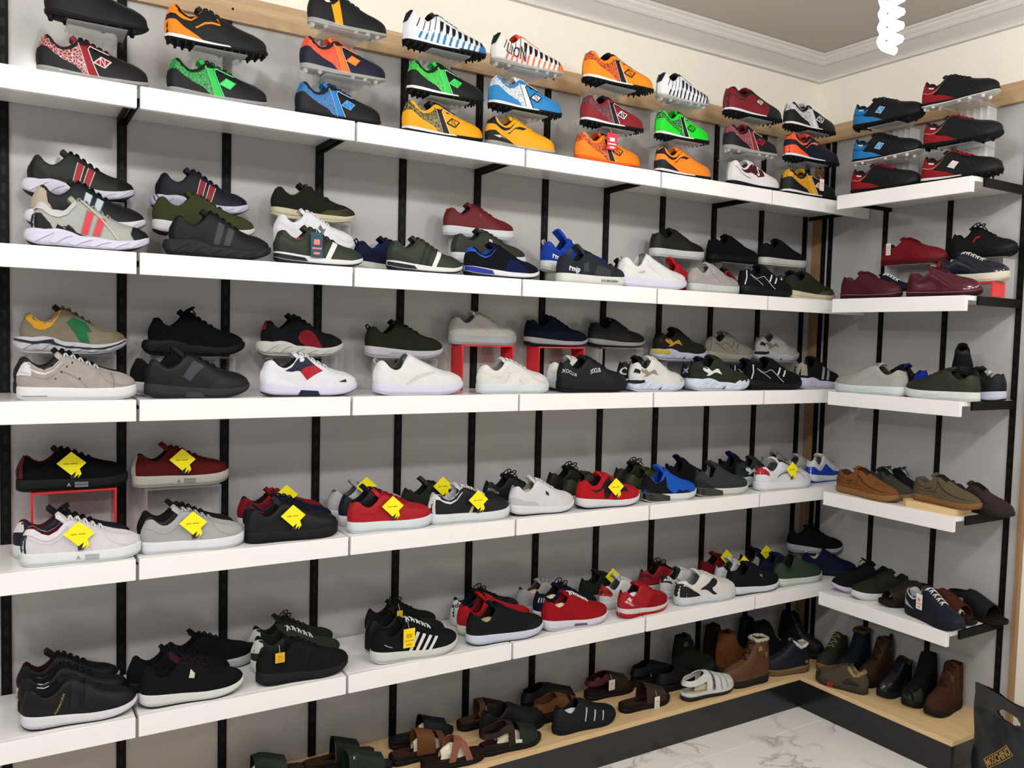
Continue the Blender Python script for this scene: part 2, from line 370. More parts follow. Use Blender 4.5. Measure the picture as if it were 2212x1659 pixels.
PROF = dict(
 runner=prof_([(0, .042), (.15, .038), (.4, .031), (.6, .027), (.8, .028), (.93, .033), (1, .042)], ZB1,
   [(0, 0.0990), (0.03, 0.1064), (0.06, 0.1064), (0.13, 0.0906), (0.2, 0.0833), (0.28, 0.0917), (0.35, 0.1159), (0.4, 0.1211), (0.5, 0.1085), (0.6, 0.0927), (0.7, 0.0791), (0.8, 0.0697), (0.88, 0.0655), (0.94, 0.0602), (0.975, 0.0549), (0.992, 0.0486), (1, 0.0444)], fo=.16),
 chunky=prof_([(0, .046), (.06, .047), (.14, .045), (.22, .049), (.32, .045), (.42, .034), (.55, .033), (.68, .028), (.8, .030), (.9, .036), (1, .046)], [(0, .014), (.05, .004), (.12, 0), (.66, 0), (.82, .006), (.93, .017), (1, .030)],
   [(0, .104), (.03, .112), (.06, .112), (.13, .094), (.2, .088), (.28, .098), (.35, .122), (.4, .126), (.5, .112), (.6, .095), (.7, .080), (.8, .070), (.88, .067), (.94, .062), (.975, .057), (.992, .052), (1, .048)], u0=.05, u1=.98, flare=1.08, fo=.12, hflare=.02),
 court=prof_([(0, .035), (.3, .033), (.6, .031), (.85, .033), (1, .040)], ZBF,
   [(0, 0.0912), (0.03, 0.0975), (0.06, 0.0975), (0.13, 0.0838), (0.2, 0.0774), (0.28, 0.0869), (0.35, 0.1081), (0.4, 0.1124), (0.5, 0.1028), (0.6, 0.0891), (0.7, 0.0774), (0.8, 0.0689), (0.88, 0.0647), (0.94, 0.0594), (0.975, 0.0541), (0.992, 0.0477), (1, 0.0424)], fo=.10, flare=1.02),
 jogger=prof_([(0, .036), (.2, .031), (.4, .026), (.6, .022), (.8, .022), (.92, .028), (1, .036)], [(0, .012), (.08, .003), (.2, 0), (.65, 0), (.82, .004), (.93, .013), (1, .026)],
   [(0, .092), (.03, .099), (.06, .099), (.13, .083), (.2, .076), (.28, .084), (.35, .105), (.4, .109), (.5, .097), (.6, .082), (.7, .069), (.8, .060), (.88, .057), (.94, .052), (.975, .047), (.992, .042), (1, .038)], fo=.3),
 cleat=prof_([(0, .027), (.1, .024), (.3, .020), (.6, .016), (.8, .017), (.93, .022), (1, .029)], [(0, .014), (.1, .009), (.6, .007), (.8, .009), (.93, .014), (1, .021)],
   [(0, .100), (.03, .107), (.06, .106), (.12, .089), (.19, .079), (.27, .085), (.34, .105), (.39, .109), (.48, .099), (.58, .088), (.7, .076), (.8, .069), (.88, .064), (.94, .058), (.975, .051), (.992, .042), (1, .032)], so=.35, sv=.62, W=.047, fo=.35),
 slip=prof_([(0, .038), (.2, .035), (.5, .030), (.8, .030), (.93, .034), (1, .042)], ZB1,
   [(0, .098), (.03, .106), (.06, .103), (.13, .084), (.2, .076), (.26, .083), (.32, .112), (.36, .124), (.41, .117), (.5, .103), (.6, .090), (.7, .077), (.8, .068), (.88, .064), (.94, .059), (.975, .054), (.992, .048), (1, .044)], so=.345, sv=.46, fo=.14),
 derby=prof_([(0, .028), (.25, .026), (.5, .022), (.8, .022), (.93, .025), (1, .030)], ZBF,
   [(0, 0.0921), (0.04, 0.0966), (0.08, 0.0932), (0.15, 0.0798), (0.22, 0.0742), (0.29, 0.0854), (0.35, 0.1033), (0.4, 0.1067), (0.48, 0.0988), (0.58, 0.0832), (0.68, 0.0720), (0.8, 0.0630), (0.88, 0.0574), (0.94, 0.0507), (0.98, 0.0417), (1, 0.0320)], so=.36, sv=.55, fo=.4, flare=1.03, pw=PWP),
 boat=prof_([(0, .026), (.25, .026), (.5, .024), (.8, .024), (.93, .028), (1, .034)], ZBF,
   [(0, 0.0890), (0.04, 0.0938), (0.08, 0.0902), (0.15, 0.0794), (0.22, 0.0770), (0.29, 0.0866), (0.35, 0.1034), (0.4, 0.1058), (0.48, 0.0950), (0.58, 0.0806), (0.68, 0.0698), (0.8, 0.0602), (0.88, 0.0542), (0.94, 0.0482), (0.98, 0.0410), (1, 0.0350)], so=.36, sv=.52, fo=.9, flare=1.02),
 boot=prof_([(0, .038), (.2, .036), (.34, .034), (.5, .032), (.8, .032), (.93, .036), (1, .042)], [(0, .003), (.3, 0), (.36, 0), (.8, 0), (.92, .005), (1, .016)],
   [(0, 0.1974), (0.05, 0.2009), (0.15, 0.2009), (0.25, 0.2009), (0.33, 0.1986), (0.37, 0.1893), (0.42, 0.1684), (0.48, 0.1394), (0.54, 0.1197), (0.62, 0.1058), (0.72, 0.0953), (0.82, 0.0872), (0.88, 0.0814), (0.94, 0.0710), (0.98, 0.0594), (1, 0.0454)], so=.34, sv=.6, W=.053,
   fr=((0, .86), (.2, .84), (.34, .70), (.42, .5), (.5, .42), (.66, .36), (1, .3)), fo=.85, flare=1.03),
 mid=prof_([(0, .036), (.2, .035), (.5, .030), (.8, .030), (.93, .034), (1, .042)], ZBF,
   [(0, 0.1290), (0.05, 0.1354), (0.12, 0.1290), (0.22, 0.1225), (0.3, 0.1333), (0.36, 0.1462), (0.4, 0.1419), (0.48, 0.1225), (0.56, 0.1074), (0.66, 0.0922), (0.76, 0.0814), (0.86, 0.0728), (0.92, 0.0652), (0.97, 0.0544), (1, 0.0436)], so=.355, sv=.62, fo=.5, flare=1.02,
   fr=((0, .84), (.25, .80), (.37, .56), (.46, .44), (.66, .34), (1, .30))),
 sandal=prof_([(0, .034), (.2, .031), (.5, .028), (.8, .026), (1, .030)], ZBF,
   [(0, .082), (.1, .084), (.25, .088), (.35, .098), (.42, .098), (.52, .090), (.65, .077), (.78, .066), (.88, .058), (.95, .050), (1, .034)], so=.36, sv=.5, fo=.6, flare=1.04, W=.0465),
)
HS = np.array([0, .12, .25, .4, .55, .7, .82, .92, .98, 1.0])
def sgrid(n, extra=()):
    t = (1-np.cos(np.linspace(0, math.pi, n)))/2; t = .55*t+.45*np.linspace(0, 1, n)
    return np.array(sorted(set([round(float(v), 5) for v in t]+[round(e, 5) for e in extra])))
class Shoe:
    def __init__(self, P, L): self.P = P; self.L = L; self.k = L/.29*.35+.65; self.kw = L/.29
    def hw(self, s): return self.P['pw'](s)*self.P['W']*self.kw
    def cl(self, s): return .004*np.sin(np.clip(s, 0, 1)*math.pi)*self.kw
    def X(self, s): P = self.P; return (P['u0']+s*(P['u1']-P['u0'])-.5)*self.L
    def zt(self, s): P = self.P; return P['zt'](P['u0']+s*(P['u1']-P['u0']))*self.k
    def T(self, s): return self.P['T'](s)*self.k
    def rim(self, s): return self.P['fr'](s)*self.hw(s)*self.P['ins']
    def surf(self, s, h, side, off=0.0):
        s = np.asarray(s, float); h = np.asarray(h, float); P = self.P
        def f(s, h):
            s = np.clip(s, 0, 1); h = np.clip(h, 0, 1)
            wb = self.hw(s)*P['ins']; w = self.rim(s); n = P['n'](s)
            y = w+(wb-w)*np.power(np.clip(1-h*h, 0, 1), n*.62)
            zb = self.zt(s)-.004; z = zb+(self.T(s)-zb)*h
            x = self.X(s)-P['bulge']*np.sin(math.pi*np.clip(h*1.05, 0, 1))*np.clip(1-s/.14, 0, 1)**2+.010*h**1.5*np.clip(1-s/.25, 0, 1)
            return np.stack([x, side*y+self.cl(s), z], -1)
        p = f(s, h)
        if off:
            e = .004; s1 = np.clip(s+e, 0, 1); s0 = np.clip(s-e, 0, 1); h1 = np.clip(h+.02, 0, .985); h0 = np.clip(h-.02, 0, .95)
            a = f(s1, np.clip(h, 0, .98))-f(s0, np.clip(h, 0, .98)); b = f(s, h1)-f(s, h0); nn = np.cross(a, b)*(-side)*-1
            nn = np.cross(b, a) if side > 0 else np.cross(a, b)
            ln = np.linalg.norm(nn, axis=-1, keepdims=True); nn = np.where(ln > 1e-12, nn/np.maximum(ln, 1e-12), np.array([0., side, 0]))
            p = p+nn*off
        return p
    def sole(self, s, f, side, off=0.0):
        s = np.asarray(s, float); P = self.P; fl = 1+(P['flare']-1)*np.sin(math.pi*np.clip(f*.8+.1, 0, 1))
        zb = P['zb'](s)*self.k; zt = P['zt'](s)*self.k
        x = (s-.5)*self.L*(1+0*s)-P['hf']*self.L*np.sin(math.pi*np.clip(f, 0, 1))*np.clip(1-s/.2, 0, 1)
        return np.stack([x, side*(self.hw(s)*fl+off)+self.cl(s), zb+(zt-zb)*f], -1)
def clip_cell(poly, a, b, c, d):
    def cut(pl, ax, v, keep):
        o = []
        for i in range(len(pl)):
            p, q = pl[i-1], pl[i]; ip = (p[ax]-v)*keep >= -1e-9; iq = (q[ax]-v)*keep >= -1e-9
            if ip != iq: t = (v-p[ax])/(q[ax]-p[ax]); o.append((p[0]+t*(q[0]-p[0]), p[1]+t*(q[1]-p[1])))
            if iq: o.append(q)
        return o
    for ax, v, k in ((0, a, 1), (0, b, -1), (1, c, 1), (1, d, -1)):
        poly = cut(poly, ax, v, k)
        if len(poly) < 3: return None
    return poly
def smoothpoly(poly, n=2):                   # rounds a polygon by corner cutting
    for _ in range(n):
        o = []
        for i in range(len(poly)):
            p, q = poly[i], poly[(i+1) % len(poly)]
            o += [(p[0]*.75+q[0]*.25, p[1]*.75+q[1]*.25), (p[0]*.25+q[0]*.75, p[1]*.25+q[1]*.75)]
        poly = o
    return poly
def patch_mesh(mb, fn, poly, sides=(1, -1), ds=.07, dh=.2):
    s0 = min(p[0] for p in poly); s1 = max(p[0] for p in poly); h0 = min(p[1] for p in poly); h1 = max(p[1] for p in poly)
    V = []; F = []; idx = {}
    i = math.floor(s0/ds)
    while i*ds < s1:
        st = ds/3 if i*ds < .07-1e-9 else ds
        for q in range(round(ds/st)):
            sa = i*ds+q*st
            j = math.floor(h0/dh)
            while j*dh < h1:
                c = clip_cell(poly, sa, sa+st, j*dh, (j+1)*dh)
                if c:
                    f = []
                    for p in c:
                        k = (round(p[0], 4), round(p[1], 3))
                        if k not in idx: idx[k] = len(V); V.append(k)
                        if not f or f[-1] != idx[k]: f.append(idx[k])
                    if f and f[0] == f[-1]: f.pop()
                    if len(set(f)) >= 3 and len(set(f)) == len(f): F.append(tuple(f))
                j += 1
        i += 1
    if not F: return
    A = np.array(V)
    for sd in sides:
        P = fn(A[:, 0], A[:, 1], sd); mb.add(P, F if sd < 0 else [f[::-1] for f in F])
def line(pts, w):                            # thin ribbon polygon along a polyline in (s,h); w in s-units
    L_, R_ = [], []
    for i, p in enumerate(pts):
        a = pts[max(0, i-1)]; b = pts[min(len(pts)-1, i+1)]; dx = (b[0]-a[0])*.29; dy = (b[1]-a[1])*.07; l = math.hypot(dx, dy)+1e-9
        nx, ny = -dy/l*w*.5, dx/l*w*.5*.29/.07
        L_.append((p[0]+nx, p[1]+ny)); R_.append((p[0]-nx, p[1]-ny))
    return L_+R_[::-1]
class Build:
    def __init__(self, prof, L, root, face=-1): self.S = Shoe(PROF[prof], L); self.P = PROF[prof]; self.root = root; self.L = L; self.face = face; self.lay = 0
    def soles(self, mid, out, midk='rubber', clear=False, outm=None):
        S = self.S; ss = sgrid(22); fo = self.P['fo']
        def loop(f, inset=1.0):
            a = S.sole(ss, f, -1); b = S.sole(ss[::-1][1:-1], f, 1); p = np.concatenate([a, b])
            if inset != 1: p[:, 0] *= 1-(1-inset)*.35; p[:, 1] *= inset
            return p
        def build(name, levels, m):
            mb = MB(); n = len(ss)*2-2; V = []; F = []
            for f, ins in levels: V += list(loop(f, ins))
            for i in range(len(levels)-1):
                for j in range(n): k = (j+1) % n; F.append((i*n+j, i*n+k, (i+1)*n+k, (i+1)*n+j))
            t = (len(levels)-1)*n; h = len(ss)
            for base, fl in ((0, True), (t, False)):
                for j in range(h-1):
                    a, b = base+j, base+j+1; c = base+(n-j) % n if j else base; d = base+(n-j-1)
                    q = [a, b, d, c]; q = [q[i] for i in range(4) if q[i] not in q[:i]]
                    if len(q) >= 3: F.append(tuple(q[::-1] if fl else q))
            mb.add(V, F); return mb.out(name, m, self.root, True)
        if fo > .02: build('outsole', [(0, .94), (fo*.3, .985), (fo, 1.0), (fo, .97)], outm or mat(out, 'rubber'))
        build('midsole' if fo > .02 else 'sole', [(fo, .95), (fo, 1.0), (fo+(1-fo)*.35, 1.006), (fo+(1-fo)*.75, 1.004), (.97, .992), (1.0, .965), (1.0, .86)], CLEARSOLE if clear else mat(mid, midk))
    def studs(self, c, kind, m=None):
        S = self.S; mb = MB()
        if kind == 'fg':
            pts = [(.06, .3), (.06, -.3), (.20, .62), (.20, -.62), (.56, .7), (.56, -.7), (.70, .72), (.70, -.72), (.84, .55), (.84, -.55), (.62, 0)]; r0, r1, h = .005, .0085, .0
        else:
            pts = [(s, t) for s in (.04, .11, .18, .25, .54, .61, .68, .75, .82, .89, .95) for t in (-.78, -.3, .3, .78)]; r0, r1, h = .0032, .0045, .0
        for s, t in pts:
            p = S.sole(np.array([s]), 0, 1)[0]; y = t*float(S.hw(s)); z1 = float(p[2])+.004
            zb = 0.0 if .05 < s < .86 else z1-.011
            mb.cyl((p[0], y), r0, r1, zb, z1, 6)
        mb.out('studs', m or mat(c, 'rubber'), self.root)['kind'] = 'stuff'
    def upper(self, main, lining, tongue, mk='leather', closed_tongue=False):
        S = self.S; P = self.P; so, sv = P['so'], P['sv']; ss = sgrid(30, (so, sv)); ss = ss[ss <= 1]
        mb = MB()
        for sd in (1, -1):
            G = [S.surf(np.full(len(HS), s), HS, sd) for s in ss]; mb.grid(G, flip=(sd < 0))
        sv2 = so if closed_tongue else sv
        def top(s, dz=0, wm=1.0):
            w = float(S.rim(s))*wm; t = np.array([1, .6, .2, -.2, -.6, -1]); y = w*t; c = P['crown']*min(1, (1-s)/.15)
            q = S.surf(np.array([s]), np.array([1.0]), 1)[0]
            return np.stack([np.full(6, q[0]), y+float(S.cl(s)), np.full(6, q[2]+dz)+c*(1-t*t)], -1)
        G = [top(s) for s in ss if s >= sv2-1e-6]; mb.grid(G)
        mb.out('upper', mat(main, mk) if isinstance(main, (str, tuple)) else main, self.root, True)
        # lining
        mb = MB(); G = []
        for s in ss[ss <= so+1e-6]:
            q = S.surf(np.array([s]), np.array([1.0]), 1)[0]; w = float(S.rim(s)); wb = float(S.hw(s))*.86; z0 = float(S.zt(s))+.006; T = float(q[2]); cl = float(S.cl(s)); fx = .007*max(0, 1-s/.1)
            col = [(w, T, 0), (w*.93-.001, T-.003, fx), (w*.90-.001, T-.02, fx), (max(w*.88, wb*.8), z0+.015, fx), (wb*.5, z0, fx), (0, z0, fx)]
            row = [(q[0]+c[2], cl+max(c[0], 0), c[1]) for c in col]; row += [(x, 2*cl-y, z) for x, y, z in row[::-1][1:]]
            G.append(row)
        mb.grid(G, flip=False); mb.out('lining', mat(lining, 'cloth'), self.root, True)
        self.top = top; self.ss = ss
        if not closed_tongue:
            tl = self.opt.get('tl', .018)
            mb = MB(); rows = []
            for s in [q for q in ss[::-1] if so-1e-6 <= q <= sv+.03]: rows.append(top(s, -.0025, .98))
            b = rows[-1]; d = np.array([-.62, 0, .72])
            for f in (.35, .7, 1.0):
                r = b+d*tl*f; r[:, 1] = S.cl(so)+(b[:, 1]-S.cl(so))*(1+.30*f*(1-.4*f)); r[:, 0] -= .15*tl*f*f; rows.append(r)
            in_ = [r+np.array([-.008, 0, -.007]) for r in rows]
            mb.grid(rows, True); mb.grid(in_, False); n = len(rows); 
            edge = [rows[-1], in_[-1]]; mb.grid(edge, True)
            mb.grid([[r[0] for r in rows], [r[0] for r in in_]], True); mb.grid([[r[-1] for r in rows], [r[-1] for r in in_]])
            mb.out('tongue', mat(tongue, mk if mk != 'patent' else 'leather'), self.root, True)
    def laces(self, c, n=5, bow=False, w=.0032):
        S = self.S; P = self.P; so, sv = P['so'], P['sv']; mb = MB(); st = np.linspace(so+.02, sv-.015, n)
        for i, s in enumerate(st):
            ds = .022*(-1)**i
            for sg in ((1,) if n > 5 else (1, -1)):
                pts = []
                for t in (-1.12, -.6, 0, .6, 1.12):
                    sq = min(1, max(0, s+sg*ds*t*.7)); q = S.surf(np.array([sq]), np.array([1.0]), 1)[0]; ww = float(S.rim(sq))
                    pts.append((q[0], float(S.cl(sq))+ww*t, q[2]+P['crown']*(1-min(1, t*t))+.002-.002*(abs(t) > 1)))
                mb.tube(pts, w*.75, 5)
        if bow:
            q = S.surf(np.array([so+.01]), np.array([1.0]), 1)[0]; z = q[2]+.012
            for sd in (-1, 1):
                P_ = [(q[0]+.022*math.sin(a)*.6+.008, sd*(.018-.016*math.cos(a)), z+.010*math.sin(a)) for a in np.linspace(0, 2*math.pi, 10)[:-1]]
                mb.tube(P_, .0022, 5, True)
                mb.tube([(q[0], 0, z), (q[0]+.012, sd*.02, z+.004), (q[0]+.02, sd*.034, z-.01), (q[0]+.026, sd*.038, z-.03)], .002, 5)
        mb.out('laces', mat(c, 'cloth'), self.root, True)['kind'] = 'stuff'
    NEAR = ('seam', 'piping', 'logo', 'crease', 'dashes', 'label', 'bolt', 'sole_print', 'logo_mark')
    def p(self, name, c, poly, kind='leather', sm=0, sides=(1, -1), m=None, off=None):
        self.lay += 1; o = off or (.0005+.00035*self.lay); S = self.S
        polys = poly if isinstance(poly[0][0], (tuple, list)) else [poly]
        for sd in ((self.face,) if name in self.NEAR else sides):
            for q in polys:
                mb = MB(); patch_mesh(mb, lambda s, h, sd: S.surf(s, h, sd, o), smoothpoly(q, sm) if sm else q, (sd,))
                if mb.F: mb.out(name, m or mat(c, kind), self.root, True)
    def sp(self, name, c, poly, kind='rubber', sides=(1, -1), off=.0012):
        S = self.S; polys = poly if isinstance(poly[0][0], (tuple, list)) else [poly]; off = .0045 if name in ('wave', 'heel_wedge') else off
        for sd in ((self.face,) if name in self.NEAR else sides):
            for q in polys:
                mb = MB(); patch_mesh(mb, lambda s, f, sd: S.sole(s, f, sd, off), q, (sd,), dh=.34)
                if mb.F: mb.out(name, mat(c, kind), self.root, True)
    def text(self, t, c, s, h, size, rot=0, sole=False, name='lettering', bold=True):
        V, F = text2d(t, bold); fd = self.face; ca, sa = math.cos(rot), math.sin(rot); hh = .05 if sole is False else .030; A = []
        for x, y in V:
            x, y = x*size, y*size; x, y = x*ca-y*sa, x*sa+y*ca
            A.append((s+(x/self.L)*(-fd), h+y/hh))
        A = np.array(A); fn = self.S.sole if sole else self.S.surf
        P = fn(A[:, 0], A[:, 1], fd, .0022 if sole else .0012+.00035*self.lay)
        pmesh(name, P, F, mat(c, 'card'), self.root)['kind'] = 'stuff'
    def pulltab(self, c):
        S = self.S; q = S.surf(np.array([.0]), np.array([1.0]), 1)[0]
        P_ = [(q[0]+.004, 0, q[2]-.012), (q[0]-.006, 0, q[2]-.002), (q[0]-.010, 0, q[2]+.010), (q[0]-.004, 0, q[2]+.015), (q[0]+.005, 0, q[2]+.004), (q[0]+.009, 0, q[2]-.008)]
        mb = MB()
        G = [[(x, -.006, z), (x, .006, z)] for x, y, z in P_]; mb.grid(G); G2 = [[(x+.0015, -.006, z-.0015), (x+.0015, .006, z-.0015)] for x, y, z in P_]; mb.grid(G2, True)
        mb.out('pull_tab', mat(c, 'cloth'), self.root)
    def stuffing(self, c='#e6e0d2', s=.2):
        S = self.S; rnd = random.Random(int(self.L*1e5)); q = S.surf(np.array([s]), np.array([1.0]), 1)[0]; z0 = float(S.zt(s)); mb = MB(); G = []
        hz = (q[2]-z0)*.92; w = float(S.rim(s))*.85
        for i in range(7):
            f = math.pi*i/6; r = []
            for j in range(10): a = 2*math.pi*j/9; k = 1+rnd.uniform(-.22, .22); r.append((q[0]+.02+.042*math.sin(f)*math.cos(a)*k, w*math.sin(f)*math.sin(a)*k, z0+.01+hz*(.5+.5*math.cos(f))*(1 if i else 1.05)))
            r[-1] = r[0]; G.append(r)
        mb.grid(G); mb.out('paper_stuffing', mat(c, 'foil'), self.root)
    def strap(self, name, c, s0, s1, h0=0, skew=0, kind='leather', th=.0028, off=0.0):
        """strap across the foot; s0..s1 at the near sole edge, shifted by skew at the far edge"""
        S = self.S; hs = [h for h in HS if h >= h0]; sp = [(-1, h) for h in hs]+[(0, .5), (0, 0), (0, -.5)]+[(1, h) for h in hs[::-1]]; rows_o, rows_i = [], []
        for q in np.linspace(0, 1, 5):
            ro, ri = [], []
            for i, (sd, h) in enumerate(sp):
                s = s0+(s1-s0)*q+skew*i/(len(sp)-1)
                if sd: a = S.surf(np.array([s]), np.array([h]), sd, th+off+.0002)[0]; b = S.surf(np.array([s]), np.array([h]), sd, off+.0002)[0]
                else:
                    w = float(S.rim(s)); e = S.surf(np.array([s]), np.array([1.0]), 1)[0]; b = np.array([e[0], w*-h*1.2+float(S.cl(s)), e[2]+S.P['crown']*(1-h*h*1.44)+off]); a = b+np.array([0, 0, th])
                ro.append(a); ri.append(b)
            rows_o.append(ro); rows_i.append(ri)
        mb = MB(); mb.grid(rows_o, True); mb.grid(rows_i)
        mb.grid([rows_o[0], rows_i[0]]); mb.grid([rows_o[-1], rows_i[-1]], True)
        mb.out(name, mat(c, kind), self.root, True)
    def heelstrap(self, c, h0=.62, h1=.98, s1=.42, kind='leather', rise=0.0):
        S = self.S; mb = MB(); path = [(s, -1) for s in np.linspace(s1, 0, 12)]+[(s, 1) for s in np.linspace(0, s1, 12)[1:]]; G = []; G2 = []
        for s, sd in path:
            hh = np.linspace(h0, h1, 3)-rise*(s/s1)
            G.append(list(S.surf(np.full(3, s), hh, sd, .0035))); G2.append(list(S.surf(np.full(3, s), hh, sd, .0008)))
        mb.grid(G, True); mb.grid(G2); mb.grid([[g[2] for g in G], [g[2] for g in G2]], True); mb.grid([[g[0] for g in G], [g[0] for g in G2]])
        mb.out('heel_strap', mat(c, kind), self.root, True)
    def hangtag(self, style, s, h, dx=0, size=1.0):
        """card tags hanging on the near side of the shoe"""
        S = self.S; fd = self.face; q = S.surf(np.array([s]), np.array([h]), fd, .004)[0]
        y0 = max(abs(S.surf(np.array([min(1, s+a)]), np.array([b]), fd)[0][1]) for a in (-.1, 0, .1) for b in (0, h*.5, h)); cx, cz = q[0]+dx, q[2]
        ym = fd*(y0+.004); k = size*(1.22 if style == 'diamond' else 1.0)
        def plate(name, pts, c, dy, parent, kind='card', th=.0012):
            mb = MB(); n = len(pts); V = [(cx+x*k*(-fd), ym+fd*dy, cz+z*k) for x, z in pts]+[(cx+x*k*(-fd), ym+fd*(dy-th), cz+z*k) for x, z in pts]
            mb.add(V, [tuple(range(n)), tuple(range(2*n-1, n-1, -1))]+[(i, (i+1) % n, n+(i+1) % n, n+i) for i in range(n)]); return mb.out(name, mat(c, kind), parent)
        if style == 'diamond':
            t = plate('hang_tag', [(0, .028), (.031, .001), (.017, -.012), (.021, -.024), (.013, -.034), (.016, -.024), (.006, -.032), (.007, -.028), (.010, -.018), (.0, -.026), (-.030, .002)], '#f2e21a', .002, self.root)
            plate('backing_card', [(-.004, .0), (.012, .0), (.010, -.034), (-.001, -.036)], '#26242c', -.0005, t)
            for x0, x1 in ((-.015, -.004), (-.001, .013)): plate('tag_print', [(x0, .0015), (x1, .0015), (x1, -.001), (x0, -.001)], '#a8941c', .0024, t, th=.0003)
            e = S.surf(np.array([s-.02]), np.array([1.0]), fd)[0]
            MB().tube([(cx, ym+fd*.001, cz+.024*k), (e[0]*.5+cx*.5, (e[1]+ym)/2, e[2]*.5+cz*.5+.02), (e[0], e[1]*.6, e[2]+.002)], .0007, 4).out('tag_string', mat('#26242c', 'cloth'), t)
        else:
            w, hh, c, c2 = style
            t = plate('hang_tag', [(-w/2, hh/2), (w/2, hh/2), (w/2, -hh/2), (-w/2, -hh/2)], c, .002, self.root)
            for (x, z, ww, h2) in ((0, .12, .5, .22), (0, -.14, .8, .07), (0, -.34, .5, .1)):
                plate('tag_print', [((x-ww/2)*w, (z+h2/2)*hh), ((x+ww/2)*w, (z+h2/2)*hh), ((x+ww/2)*w, (z-h2/2)*hh), ((x-ww/2)*w, (z-h2/2)*hh)], c2, .0026, t, th=.0005)
            MB().tube([(cx, ym+fd*.001, cz+hh*.45), (cx, ym*.7, cz+hh*.5+.02)], .0007, 4).out('tag_string', mat('#d8d4cc', 'cloth'), t)
        return t
# ------------------------------------------------------------------ upper designs
BK = '#141416'; CH = '#2a2c30'; NV = '#181f30'; DG = '#2a3026'; OL = '#3b3e2b'; MR = '#641c21'; RD = '#b3202a'; WH = '#eceaee'; GR = '#b3b1ae'; TP = '#9a9182'
YT = '#f2e21a'
def diamond(B, c, ci, s=.54, h=.56, k=1.0, letter=True):
    for cc, q in ((c, 1.0), (ci, .74)): B.p('logo', cc, [(s-.085*k*q, h-.10*q), (s-.012*k*q, h+.19*k*q), (s+.085*k*q, h+.13*q), (s+.022*k*q, h-.19*k*q)])
    if letter: B.text('N', c, s, h, .020*k, .0, name='logo_letter', bold=False)
def N1(B, a, b, b2, band, ln, logo, logoc):
    B.p('web_panel', None, [(0, .60), (0, 1), (.1, 1), (.22, 1), (.335, 1), (.36, .8), (.47, 0), (.39, 0), (.32, .22), (.23, .42), (.13, .57), (.05, .62)], m=mat_web(b, b2))
    B.p('heel_counter', a, [(0, 0), (0, .62), (.05, .64), (.13, .59), (.23, .44), (.32, .24), (.40, 0)])
    B.p('side_band', band, [(.32, 1), (.64, 1), (.63, .90), (.44, .86), (.42, .76), (.52, 0), (.44, 0), (.36, .75)])
    B.p('piping', ln, line([(.62, .90), (.45, .88), (.43, .76), (.53, 0)], .009))
    B.p('piping', ln, line([(.345, .9), (.365, .7), (.44, 0)], .005))
    diamond(B, logo, logoc, .56, .52)
def N2(B, a, bolt):
    B.p('collar_band', a, [(0, .70), (0, 1), (.2, 1), (.36, 1), (.42, 1), (.37, .82), (.22, .70), (.1, .68)], sm=1)
    B.p('heel_counter', a, [(0, 0), (0, .42), (.08, .46), (.2, .34), (.36, 0)], sm=0)
    B.p('bolt', bolt, [(.24, .56), (.42, .74), (.52, .82), (.46, .66), (.36, .62), (.40, .68), (.25, .52)])
def N3(B, a, seam, logo=None, logoc=None):
    B.p('heel_panel', a, [(0, 0), (0, 1), (.16, 1), (.35, 1), (.26, .72), (.20, .52), (.34, .26), (.56, 0)])
    B.p('piping', seam, line([(0, .46), (.12, .52), (.24, .7), (.355, .98)], .008))
    B.p('label', '#e8e4e0', line([(.12, .83), (.20, .88)], .02))
    if logo: diamond(B, logo, logoc, .46, .5, .9)
    for i in range(3): B.p('crease', '#34363a', line([(.60+.07*i, .78-.02*i), (.68+.07*i, .55), (.72+.07*i, .3)], .005))
def zebra(B, dark, low, toe, heel=None):
    P1, P2, P3 = [], [], []
    for i in range(11):
        s = .16+.072*i
        P1.append([(s+.012, 1), (s+.066, 1), (s+.044, .60), (s+.028, .44), (s+.020, .50), (s-.006, .22), (s+.004, .48)])
        P2.append([(s-.016, .36), (s+.012, .46), (s+.0, .2), (s-.006, .24), (s-.014, .02), (s-.044, 0)])
        if i < 4: P3.append(line([(s-.03, .98), (s-.06, .5)], .008))
    B.p('stripes', dark, [q for q in P1 if q[0][0] > .36]); B.p('stripes', low, P2); B.p('stripes', dark, P3)
    B.p('toe_cap', toe, [(.86, 0), (.90, .5), (.92, 1), (1, 1), (1, 0)])
    B.p('heel_line', dark, [(0, .6), (0, 1), (.05, 1), (.02, .6)])
def bars(B, c, ss, w=.05, slant=.10, h0=.05, h1=.85, edge=None, name='stripe'):
    for s in ss:
        if edge: B.p('stripe_edge', edge, [(s-.008, h0), (s+w+.008, h0), (s+w+slant+.008, h1), (s+slant-.008, h1)])
        B.p(name, c, [(s, h0), (s+w, h0), (s+w+slant, h1), (s+slant, h1)])
def counter(B, c, s=.2, h=.7, kind='leather'): B.p('heel_counter', c, [(0, 0), (0, h), (s*.35, h), (s*.8, h*.6), (s, 0)], kind)
def heeltab(B, c, h=.6, s=.09): B.p('heel_tab', c, [(0, h), (0, 1), (s*.7, 1), (s, h+.1), (s*.9, h)])
def toecap(B, c, s=.84, kind='leather'): B.p('toe_cap', c, [(s+.04, 0), (s, .5), (s+.03, 1), (1, 1), (1, 0)], kind, sm=0)
def mudguard(B, c, kind='suede'): B.p('mudguard', c, [(.50, 0), (.62, .32), (.74, .46), (.86, .8), (.90, 1), (1, 1), (1, 0)], kind)
def eyestay(B, c, kind='leather'): B.p('eyestay', c, [(.34, 1), (.36, .78), (.5, .66), (.64, .62), (.69, .8), (.68, 1)], kind)
